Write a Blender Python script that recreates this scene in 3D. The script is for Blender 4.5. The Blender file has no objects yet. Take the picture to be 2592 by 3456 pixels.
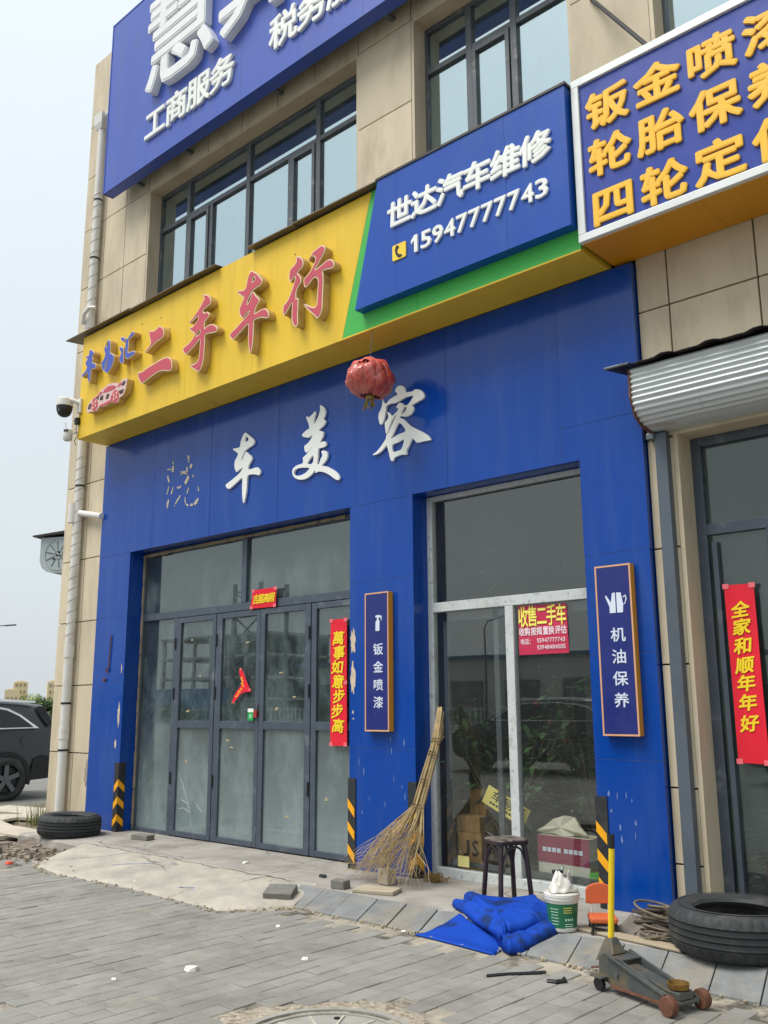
import bpy, bmesh, math, random
from mathutils import Vector, Matrix
rnd = random.Random(7)
SC = bpy.context.scene
COL = SC.collection
R = math.radians

# ------------------------------------------------------------------ camera
cam_d = bpy.data.cameras.new('camera'); cam = bpy.data.objects.new('camera', cam_d); COL.objects.link(cam)
yaw, pitch, roll = R(42.3153), R(11.8912), R(-0.32856)
f = Vector((-math.sin(yaw)*math.cos(pitch), math.cos(yaw)*math.cos(pitch), math.sin(pitch)))
r_ = Vector((math.cos(yaw), math.sin(yaw), 0)); u_ = r_.cross(f)
rr = r_*math.cos(roll)+u_*math.sin(roll); uu = -r_*math.sin(roll)+u_*math.cos(roll)
cam.matrix_world = Matrix(((rr.x, uu.x, -f.x, 0), (rr.y, uu.y, -f.y, -6.14), (rr.z, uu.z, -f.z, 1.40), (0, 0, 0, 1)))
cam_d.sensor_fit = 'VERTICAL'; cam_d.sensor_height = 36; cam_d.sensor_width = 27; cam_d.lens = 3110/3456*36
cam_d.clip_start = .05; cam_d.clip_end = 6000
SC.camera = cam
# ------------------------------------------------------------------ world, sun, exposure
SUN_ELEV, SUN_FROM = R(60), Vector((-.45, -.893))          # sun veiled by overcast, from the front left of the facade
W = bpy.data.worlds.new('World'); SC.world = W; W.use_nodes = True
nt = W.node_tree; nt.nodes.clear()
sky = nt.nodes.new('ShaderNodeTexSky'); sky.sky_type = 'NISHITA'; sky.sun_disc = False
sky.sun_elevation = SUN_ELEV; sky.sun_rotation = math.atan2(SUN_FROM.x, SUN_FROM.y)
sky.dust_density = 6; sky.air_density = 1.2; sky.ozone_density = 1
mixn = nt.nodes.new('ShaderNodeMixRGB'); mixn.inputs[0].default_value = .86      # thin bright overcast
mixn.inputs[2].default_value = (6.2, 6.75, 7.05, 1)
bg = nt.nodes.new('ShaderNodeBackground'); bg.inputs[1].default_value = .1
wo = nt.nodes.new('ShaderNodeOutputWorld')
tc = nt.nodes.new('ShaderNodeTexCoord'); sx = nt.nodes.new('ShaderNodeSeparateXYZ'); nt.links.new(tc.outputs['Generated'], sx.inputs[0])
gr = nt.nodes.new('ShaderNodeMapRange'); gr.inputs[3].default_value = .93; gr.inputs[4].default_value = 1.36; nt.links.new(sx.outputs[2], gr.inputs[0])   # overcast: brighter towards the zenith
cn = nt.nodes.new('ShaderNodeTexNoise'); cn.inputs['Scale'].default_value = 2.2; cn.inputs['Detail'].default_value = 5; nt.links.new(tc.outputs['Generated'], cn.inputs['Vector'])
cr = nt.nodes.new('ShaderNodeMapRange'); cr.inputs[1].default_value = .3; cr.inputs[2].default_value = .7; cr.inputs[3].default_value = .975; cr.inputs[4].default_value = 1.025; nt.links.new(cn.outputs[0], cr.inputs[0])
mm = nt.nodes.new('ShaderNodeMath'); mm.operation = 'MULTIPLY'; nt.links.new(gr.outputs[0], mm.inputs[0]); nt.links.new(cr.outputs[0], mm.inputs[1])
vm = nt.nodes.new('ShaderNodeVectorMath'); vm.operation = 'SCALE'; nt.links.new(mixn.outputs[0], vm.inputs[0]); nt.links.new(mm.outputs[0], vm.inputs['Scale'])
nt.links.new(sky.outputs[0], mixn.inputs[1]); nt.links.new(vm.outputs[0], bg.inputs[0]); nt.links.new(bg.outputs[0], wo.inputs[0])
sd = bpy.data.lights.new('sun', 'SUN'); sd.energy = 2.3; sd.angle = R(30); sd.color = (1, .97, .92)
so = bpy.data.objects.new('sun', sd); COL.objects.link(so)
so.rotation_euler = Vector((-SUN_FROM.x*math.cos(SUN_ELEV), -SUN_FROM.y*math.cos(SUN_ELEV), -math.sin(SUN_ELEV))).to_track_quat('-Z', 'Y').to_euler()
so.location = (-20, -30, 25)
vs = SC.view_settings; vs.view_transform = 'Standard'; vs.look = 'None'; vs.exposure = .36; vs.gamma = 1; vs.use_curve_mapping = False
SC.cycles.max_bounces = 8; SC.cycles.transparent_max_bounces = 16; SC.cycles.caustics_reflective = False; SC.cycles.caustics_refractive = False

# ------------------------------------------------------------------ materials
def lin(h):
    c = [int(h[i:i+2], 16)/255 for i in (0, 2, 4)]
    return tuple((v/12.92 if v <= .04045 else ((v+.055)/1.055)**2.4) for v in c)
MATS = {}
def nodes_for(name):
    m = bpy.data.materials.new(name); m.use_nodes = True
    t = m.node_tree; b = t.nodes['Principled BSDF']
    MATS[name] = m
    return m, t, b
def N(t, typ, **kw):
    n = t.nodes.new(typ)
    for k, v in kw.items():
        setattr(n, k, v)
    return n
def noise(t, scale, detail=4, rough=.6, stretch=None, vec=None):
    n = N(t, 'ShaderNodeTexNoise'); n.inputs['Scale'].default_value = scale; n.inputs['Detail'].default_value = detail; n.inputs['Roughness'].default_value = rough
    g = vec or N(t, 'ShaderNodeNewGeometry').outputs['Position']
    if stretch:
        mp = N(t, 'ShaderNodeMapping'); mp.inputs['Scale'].default_value = stretch; t.links.new(g, mp.inputs[0]); g = mp.outputs[0]
    t.links.new(g, n.inputs['Vector']); return n.outputs[0]
def ramp(t, fac, lo, hi, a=0., b=1.):
    n = N(t, 'ShaderNodeMapRange'); n.inputs[1].default_value = lo; n.inputs[2].default_value = hi; n.inputs[3].default_value = a; n.inputs[4].default_value = b
    t.links.new(fac, n.inputs[0]); return n.outputs[0]
def mixc(t, fac, a, b, mode='MIX'):
    n = N(t, 'ShaderNodeMixRGB', blend_type=mode)
    for i, v in ((0, fac), (1, a), (2, b)):
        if hasattr(v, 'links'): t.links.new(v, n.inputs[i])
        elif i == 0: n.inputs[0].default_value = v
        else: n.inputs[i].default_value = (*v, 1)
    return n.outputs[0]
def bump(t, b, h, strength=.2, dist=.01):
    n = N(t, 'ShaderNodeBump'); n.inputs['Strength'].default_value = strength; n.inputs['Distance'].default_value = dist
    t.links.new(h, n.inputs['Height']); t.links.new(n.outputs[0], b.inputs['Normal'])
def mat(name, col, rough=.5, metal=0., var=.12, vscale=3., dirt=None, dscale=2., dlo=.55, dhi=.75, bmp=0., bscale=60., rand=0., coat=0., spec=.5, stretch=None, wear=None, wscale=8., wlo=.66, whi=.7, attr=False, rvar=.12, crack=None, cscale=.7, bdist=.01, stain=None, stscale=1.):
    """plain surface: colour with soft mottling, optional stains (dirt), chips (wear), relief and piece-to-piece variation"""
    if name in MATS: return MATS[name]
    m, t, b = nodes_for(name)
    c = mixc(t, ramp(t, noise(t, vscale, stretch=stretch), .3, .7), tuple(v*(1-var) for v in col), tuple(min(1, v*(1+var)) for v in col))
    if rand:
        if attr:
            o = N(t, 'ShaderNodeAttribute', attribute_name='rnd').outputs['Fac']
        else:
            o = N(t, 'ShaderNodeObjectInfo').outputs['Random']
        k = ramp(t, o, 0, 1, 1-rand, 1+rand)
        cb = N(t, 'ShaderNodeCombineXYZ')
        for i in range(3): t.links.new(k, cb.inputs[i])
        c = mixc(t, 1., c, cb.outputs[0], 'MULTIPLY')
    if dirt:
        c = mixc(t, ramp(t, noise(t, dscale, 6, .65, stretch), dlo, dhi), c, dirt)
    if stain:                                   # oil and damp patches
        c = mixc(t, ramp(t, noise(t, stscale, 8, .75), .56, .74, 0, .55), c, stain)
    if wear:
        c = mixc(t, ramp(t, noise(t, wscale, 8, .7), wlo, whi), c, wear)
    if crack:                                   # wandering hairline cracks
        g = N(t, 'ShaderNodeNewGeometry').outputs['Position']
        nz = N(t, 'ShaderNodeTexNoise'); nz.inputs['Scale'].default_value = 2.2; nz.inputs['Detail'].default_value = 6; t.links.new(g, nz.inputs['Vector'])
        mx = N(t, 'ShaderNodeMixRGB'); mx.inputs[0].default_value = .22; t.links.new(g, mx.inputs[1]); t.links.new(nz.outputs['Color'], mx.inputs[2])
        vo = N(t, 'ShaderNodeTexVoronoi', feature='DISTANCE_TO_EDGE'); vo.inputs['Scale'].default_value = cscale; t.links.new(mx.outputs[0], vo.inputs['Vector'])
        k1 = N(t, 'ShaderNodeMath', operation='MULTIPLY'); t.links.new(ramp(t, vo.outputs[0], .0015, .006, .75, 0), k1.inputs[0]); t.links.new(ramp(t, noise(t, 1.1, 2), .46, .56), k1.inputs[1])
        c = mixc(t, k1.outputs[0], c, crack)
    t.links.new(c, b.inputs['Base Color'])
    b.inputs['Metallic'].default_value = metal
    t.links.new(ramp(t, noise(t, vscale*1.7), .3, .7, max(0, rough-rvar), min(1, rough+rvar)), b.inputs['Roughness'])
    b.inputs['Specular IOR Level'].default_value = spec
    if coat: b.inputs['Coat Weight'].default_value = coat; b.inputs['Coat Roughness'].default_value = .08
    if bmp: bump(t, b, noise(t, bscale, 5, .6), bmp, bdist)
    return m
def schlick(t, f0=.045, power=5):
    g = N(t, 'ShaderNodeNewGeometry')
    d = N(t, 'ShaderNodeVectorMath', operation='DOT_PRODUCT'); t.links.new(g.outputs['Normal'], d.inputs[0]); t.links.new(g.outputs['Incoming'], d.inputs[1])
    a = N(t, 'ShaderNodeMath', operation='ABSOLUTE'); t.links.new(d.outputs['Value'], a.inputs[0])
    s = N(t, 'ShaderNodeMath', operation='SUBTRACT'); s.inputs[0].default_value = 1; t.links.new(a.outputs[0], s.inputs[1])
    p = N(t, 'ShaderNodeMath', operation='POWER'); t.links.new(s.outputs[0], p.inputs[0]); p.inputs[1].default_value = power
    q = N(t, 'ShaderNodeMath', operation='MULTIPLY_ADD'); t.links.new(p.outputs[0], q.inputs[0]); q.inputs[1].default_value = 1-f0; q.inputs[2].default_value = f0
    return q.outputs[0]
def glass(name, tint, dust=0., dustcol=(.4, .42, .4), dscale=2.5, dlo=.4, dhi=.7, low=None, f0=.045, speck=0., rough=.004, gcol=(.95, .98, .97)):
    """window glass: mirror reflection by angle over a tinted see-through, with a film of dust"""
    m, t, b = nodes_for(name); t.nodes.remove(b)
    out = t.nodes['Material Output']
    tr = N(t, 'ShaderNodeBsdfTransparent'); tr.inputs[0].default_value = (*tint, 1)
    gl = N(t, 'ShaderNodeBsdfGlossy'); gl.inputs['Roughness'].default_value = rough; gl.inputs[0].default_value = (*gcol, 1)
    g = N(t, 'ShaderNodeNewGeometry')
    # slightly wavy panes
    bn = N(t, 'ShaderNodeBump'); bn.inputs['Strength'].default_value = .025; bn.inputs['Distance'].default_value = .02
    t.links.new(noise(t, 1.6, 1), bn.inputs['Height']); t.links.new(bn.outputs[0], gl.inputs['Normal'])
    mx = N(t, 'ShaderNodeMixShader'); t.links.new(schlick(t, f0), mx.inputs[0]); t.links.new(tr.outputs[0], mx.inputs[1]); t.links.new(gl.outputs[0], mx.inputs[2])
    res = mx.outputs[0]
    if dust:
        df = N(t, 'ShaderNodeBsdfDiffuse'); df.inputs[0].default_value = (*dustcol, 1)
        fac = ramp(t, noise(t, dscale, 6, .7, (1, 1, .6)), dlo, dhi, dust*.25, dust)
        if low:                              # splash-back: more dust near the ground
            sx = N(t, 'ShaderNodeSeparateXYZ'); t.links.new(g.outputs['Position'], sx.inputs[0])
            fl = ramp(t, sx.outputs[2], low[0], low[1], low[2], 0.)
            ad = N(t, 'ShaderNodeMath', operation='ADD'); t.links.new(fac, ad.inputs[0]); t.links.new(fl, ad.inputs[1])
            fac = ramp(t, ad.outputs[0], 0, 1, 0, 1)
        if speck:
            sp = ramp(t, noise(t, 55, 2), .71, .74, 0, speck)
            mxm = N(t, 'ShaderNodeMath', operation='MAXIMUM'); t.links.new(fac, mxm.inputs[0]); t.links.new(sp, mxm.inputs[1]); fac = mxm.outputs[0]
        m2 = N(t, 'ShaderNodeMixShader'); t.links.new(fac, m2.inputs[0]); t.links.new(res, m2.inputs[1]); t.links.new(df.outputs[0], m2.inputs[2]); res = m2.outputs[0]
    t.links.new(res, out.inputs[0]); return m

# ------------------------------------------------------------------ mesh helpers
class MB:
    def __init__(s): s.v = []; s.f = []; s.m = []
    def quad(s, *p):
        i = len(s.v); s.v += [tuple(q) for q in p]; s.f.append(tuple(range(i, i+len(p))))
        return s
    def box(s, x0, x1, y0, y1, z0, z1):
        i = len(s.v)
        s.v += [(x, y, z) for z in (z0, z1) for y in (y0, y1) for x in (x0, x1)]
        for a in ((0, 2, 3, 1), (4, 5, 7, 6), (0, 1, 5, 4), (2, 6, 7, 3), (0, 4, 6, 2), (1, 3, 7, 5)): s.f.append(tuple(i+k for k in a))
        return s
    def obox(s, c, ax, ay, az):
        """box from centre and three half-axis vectors"""
        c, ax, ay, az = map(Vector, (c, ax, ay, az)); i = len(s.v)
        s.v += [tuple(c+ax*x+ay*y+az*z) for z in (-1, 1) for y in (-1, 1) for x in (-1, 1)]
        for a in ((0, 2, 3, 1), (4, 5, 7, 6), (0, 1, 5, 4), (2, 6, 7, 3), (0, 4, 6, 2), (1, 3, 7, 5)): s.f.append(tuple(i+k for k in a))
        return s
    def tube(s, pts, rad, n=8, caps=True):
        pts = [Vector(p) for p in pts]; rings = []
        if not hasattr(rad, '__len__'): rad = [rad]*len(pts)
        up = Vector((0, 0, 1)); prev = None
        for k, p in enumerate(pts):
            d = (pts[min(k+1, len(pts)-1)]-pts[max(k-1, 0)]).normalized()
            if prev is None:
                a = d.cross(up if abs(d.z) < .95 else Vector((1, 0, 0))).normalized()
            else:
                a = (prev-d*prev.dot(d)).normalized()
            prev = a; b = d.cross(a); i = len(s.v)
            s.v += [tuple(p+(a*math.cos(2*math.pi*j/n)+b*math.sin(2*math.pi*j/n))*rad[k]) for j in range(n)]
            rings.append(i)
        for k in range(len(rings)-1):
            for j in range(n):
                s.f.append((rings[k]+j, rings[k]+(j+1) % n, rings[k+1]+(j+1) % n, rings[k+1]+j))
        if caps:
            s.f.append(tuple(rings[0]+j for j in reversed(range(n)))); s.f.append(tuple(rings[-1]+j for j in range(n)))
        return s
    def lathe(s, prof, n=32, c=(0, 0, 0), axis='Z', closed=False, radf=None):
        i0 = len(s.v); c = Vector(c)
        for j in range(n):
            a = 2*math.pi*j/n
            for k, (rr_, h) in enumerate(prof):
                q = rr_ if radf is None else radf(rr_, h, k, j)
                p = (q*math.cos(a), q*math.sin(a), h)
                if axis == 'Y': p = (p[0], p[2], p[1])
                if axis == 'X': p = (p[2], p[0], p[1])
                s.v.append(tuple(c+Vector(p)))
        m = len(prof)
        for j in range(n):
            for k in range(m if closed else m-1):
                k2 = (k+1) % m; j2 = (j+1) % n
                s.f.append((i0+j*m+k, i0+j2*m+k, i0+j2*m+k2, i0+j*m+k2))
        return s
    def prism(s, poly, y0, y1):
        """outline in x,z extruded from y0 (front) to y1"""
        n = len(poly); i = len(s.v)
        s.v += [(x, y0, z) for x, z in poly]+[(x, y1, z) for x, z in poly]
        s.f.append(tuple(range(i, i+n))); s.f.append(tuple(i+n+k for k in reversed(range(n))))
        for k in range(n): s.f.append((i+k, i+n+k, i+n+(k+1) % n, i+(k+1) % n))
        return s
    def mesh(s, name, origin=(0, 0, 0)):
        o = Vector(origin); me = bpy.data.meshes.new(name)
        me.from_pydata([tuple(Vector(v)-o) for v in s.v], [], s.f); me.update()
        bm = bmesh.new(); bm.from_mesh(me); bmesh.ops.recalc_face_normals(bm, faces=bm.faces); bm.to_mesh(me); bm.free()
        return me
    def build(s, name, m, parent=None, smooth=False, origin=None, bevel=0, kind=None, label=None, cat=None, group=None):
        o = origin if origin is not None else (parent_origin(parent) if parent else (0, 0, 0))
        return link(name, s.mesh(name, o), m, parent, smooth, None if parent else o, bevel, kind, label, cat, group)
def parent_origin(p):
    o = Vector(); q = p
    while q is not None: o += q.location; q = q.parent
    return o
def link(name, me, m, parent=None, smooth=False, loc=None, bevel=0, kind=None, label=None, cat=None, group=None):
    ob = bpy.data.objects.new(name, me); COL.objects.link(ob)
    if m is not None and not me.materials: me.materials.append(m)
    if parent: ob.parent = parent
    if loc is not None: ob.location = loc
    if smooth:
        for p in me.polygons: p.use_smooth = True
        if smooth != 'all':
            md = ob.modifiers.new('edge', 'EDGE_SPLIT'); md.split_angle = R(40 if smooth is True else smooth)
    if bevel:
        b = ob.modifiers.new('bevel', 'BEVEL'); b.width = bevel; b.segments = 2; b.limit_method = 'ANGLE'; b.angle_limit = R(40)
    if kind: ob['kind'] = kind
    if label: ob['label'] = label
    if cat: ob['category'] = cat
    if group: ob['group'] = group
    return ob
def thing(name, label, cat, loc=(0, 0, 0), rotz=0, group=None, parent=None):
    o = bpy.data.objects.new(name, None); COL.objects.link(o); o.location = loc; o.rotation_euler = (0, 0, rotz); o.empty_display_size = .1
    if label: o['label'] = label
    if cat: o['category'] = cat
    if group: o['group'] = group
    if parent: o.parent = parent
    return o
def dup(root, loc=None, rotz=None, label=None, group=None):
    r = root.copy(); COL.objects.link(r)
    if loc is not None: r.location = loc
    if rotz is not None: r.rotation_euler = (0, 0, rotz)
    if label: r['label'] = label
    if group: r['group'] = group
    for ch in list(root.children):
        c = ch.copy(); COL.objects.link(c); c.parent = r
        for g in list(ch.children):
            d = g.copy(); COL.objects.link(d); d.parent = c
    return r
def catmull(pts, sub=3):
    n = len(pts); out = []
    for i in range(n):
        p0, p1, p2, p3 = (Vector(pts[(i+k) % n]) for k in (-1, 0, 1, 2))
        for j in range(sub):
            t = j/sub
            out.append(.5*((2*p1)+(p2-p0)*t+(2*p0-5*p1+4*p2-p3)*t*t+(3*p1-p0-3*p2+p3)*t**3))
    return out
def area2(p): return sum(p[i][0]*p[(i+1) % len(p)][1]-p[(i+1) % len(p)][0]*p[i][1] for i in range(len(p)))
def inset(p, d):
    """move a closed outline inwards (outlines counter-clockwise, holes clockwise)"""
    n = len(p); out = []
    for i in range(n):
        e = (p[(i+1) % n]-p[i-1]); L = e.length or 1
        out.append(p[i]+Vector((-e.y, e.x))/L*d)
    return out
def outline_mesh(name, loops, depth, ins=0., sub=3, origin=(0, 0, 0), y=0.):
    """filled outline with holes in the x,z plane, front face at y, extruded back by depth"""
    cu = bpy.data.curves.new(name, 'CURVE'); cu.dimensions = '2D'; cu.fill_mode = 'BOTH'; cu.extrude = depth/2
    for k, l in enumerate(loops):
        p = catmull(l, sub)
        if (area2(p) < 0) == (k == 0): p = p[::-1]
        if ins: p = inset(p, ins)
        s = cu.splines.new('POLY'); s.points.add(len(p)-1); s.use_cyclic_u = True
        for q, w in zip(s.points, p): q.co = (w.x, w.y, 0, 1)
    return curve_mesh(cu, name, Matrix.Translation(-Vector(origin)) @ Matrix(((1, 0, 0, 0), (0, 0, -1, y+depth/2), (0, 1, 0, 0), (0, 0, 0, 1))))
def curve_mesh(cu, name, M):
    o = bpy.data.objects.new('tmp', cu); COL.objects.link(o)
    me = bpy.data.meshes.new_from_object(o.evaluated_get(bpy.context.evaluated_depsgraph_get()))
    bpy.data.objects.remove(o); bpy.data.curves.remove(cu)
    me.transform(M); me.name = name; me.materials.clear()
    return me
def outline_one(depth):
    p = [(0, .74), (.33, 1), (.62, 1), (.62, 0), (.30, 0), (.30, .70), (0, .55)]; n = len(p); me = bpy.data.meshes.new('letter')
    me.from_pydata([(x, y, 0) for x, y in p]+[(x, y, depth) for x, y in p], [], [tuple(reversed(range(n))), tuple(range(n, 2*n))]+[(k, (k+1) % n, n+(k+1) % n, n+k) for k in range(n)]); me.update(); return me
REF = {}
def glyph(ch, bold=.02, off=.01, depth=.02):
    cu = bpy.data.curves.new('glyph', 'FONT'); cu.body = ch; cu.extrude = .02; cu.resolution_u = 2
    me = curve_mesh(cu, 'letter', Matrix.Identity(4))
    z0 = min(v.co.z for v in me.vertices); z1 = max(v.co.z for v in me.vertices)
    me.transform(Matrix.Translation((0, 0, -z0))); me.transform(Matrix.Diagonal((1, 1, depth/(z1-z0), 1)))
    if bold <= 0: return me
    # thicken the strokes: the same glyph struck again in a small ring, each a hair lower
    vs_ = [v.co.copy() for v in me.vertices]; fs = [tuple(p.vertices) for p in me.polygons]; V_, F_ = [], []
    nk = 8 if bold > .015 else 4
    for k in range(nk+1):
        d = Vector((0, 0, 0)) if k == 0 else Vector((bold*math.cos(2*math.pi*k/nk+.4), bold*math.sin(2*math.pi*k/nk+.4), 0))
        i = len(V_); sc_ = 1-.012*k
        V_ += [(v.x+d.x, v.y+d.y, v.z*sc_) for v in vs_]; F_ += [tuple(i+a for a in q) for q in fs]
    m2 = bpy.data.meshes.new('letter'); m2.from_pydata(V_, [], F_); m2.update(); bpy.data.meshes.remove(me)
    return m2
def bbox2(me):
    xs = [v.co.x for v in me.vertices]; ys = [v.co.y for v in me.vertices]
    return min(xs), max(xs), min(ys), max(ys)
def refbox():
    if not REF:
        REF['b'] = bbox2(glyph('国', 0, 0))
    return REF['b']
def letter(ch, cx, cz, w, h, y, m, parent, bold=.02, off=.01, depth=.02, fit=None, name='letter', tilt=0., shear=0., warp=0):
    """one raised character: cell centre, cell width and height, back plane y (front is y-depth)"""
    me = glyph(ch, bold, off, depth) if ch != '1' else outline_one(depth)
    if warp:                                    # brush-written: strokes lean and swell
        for v in me.vertices:
            x, y = v.co.x, v.co.y
            v.co.x = x+.05*math.sin(5.5*y+warp)+.03*math.sin(9*x+2*warp); v.co.y = y+.06*math.sin(5*x+1.7*warp)+.02*math.sin(11*y)+.10*(x-.5)
    if fit:                                     # exact box x0,x1,z0,z1
        b = bbox2(me); x0, x1, z0, z1 = fit
        me.transform(Matrix(((( x1-x0)/(b[1]-b[0]), 0, 0, x0-b[0]*(x1-x0)/(b[1]-b[0])), (0, (z1-z0)/(b[3]-b[2]), 0, z0-b[2]*(z1-z0)/(b[3]-b[2])), (0, 0, 1, 0), (0, 0, 0, 1))))
    else:
        b = refbox(); sx = w/(b[1]-b[0]); sz = h/(b[3]-b[2])
        A = Matrix(((sx, shear*sx, 0, 0), (0, sz, 0, 0), (0, 0, 1, 0), (0, 0, 0, 1))) @ Matrix.Translation((-(b[0]+b[1])/2, -(b[2]+b[3])/2, 0))
        me.transform(Matrix.Translation((cx, cz, 0)) @ Matrix.Rotation(tilt, 4, 'Z') @ A)
    o = parent_origin(parent)
    me.transform(Matrix.Translation(-o) @ Matrix(((1, 0, 0, 0), (0, 0, -1, y), (0, 1, 0, 0), (0, 0, 0, 1))))
    return link(name, me, m, parent)
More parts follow.
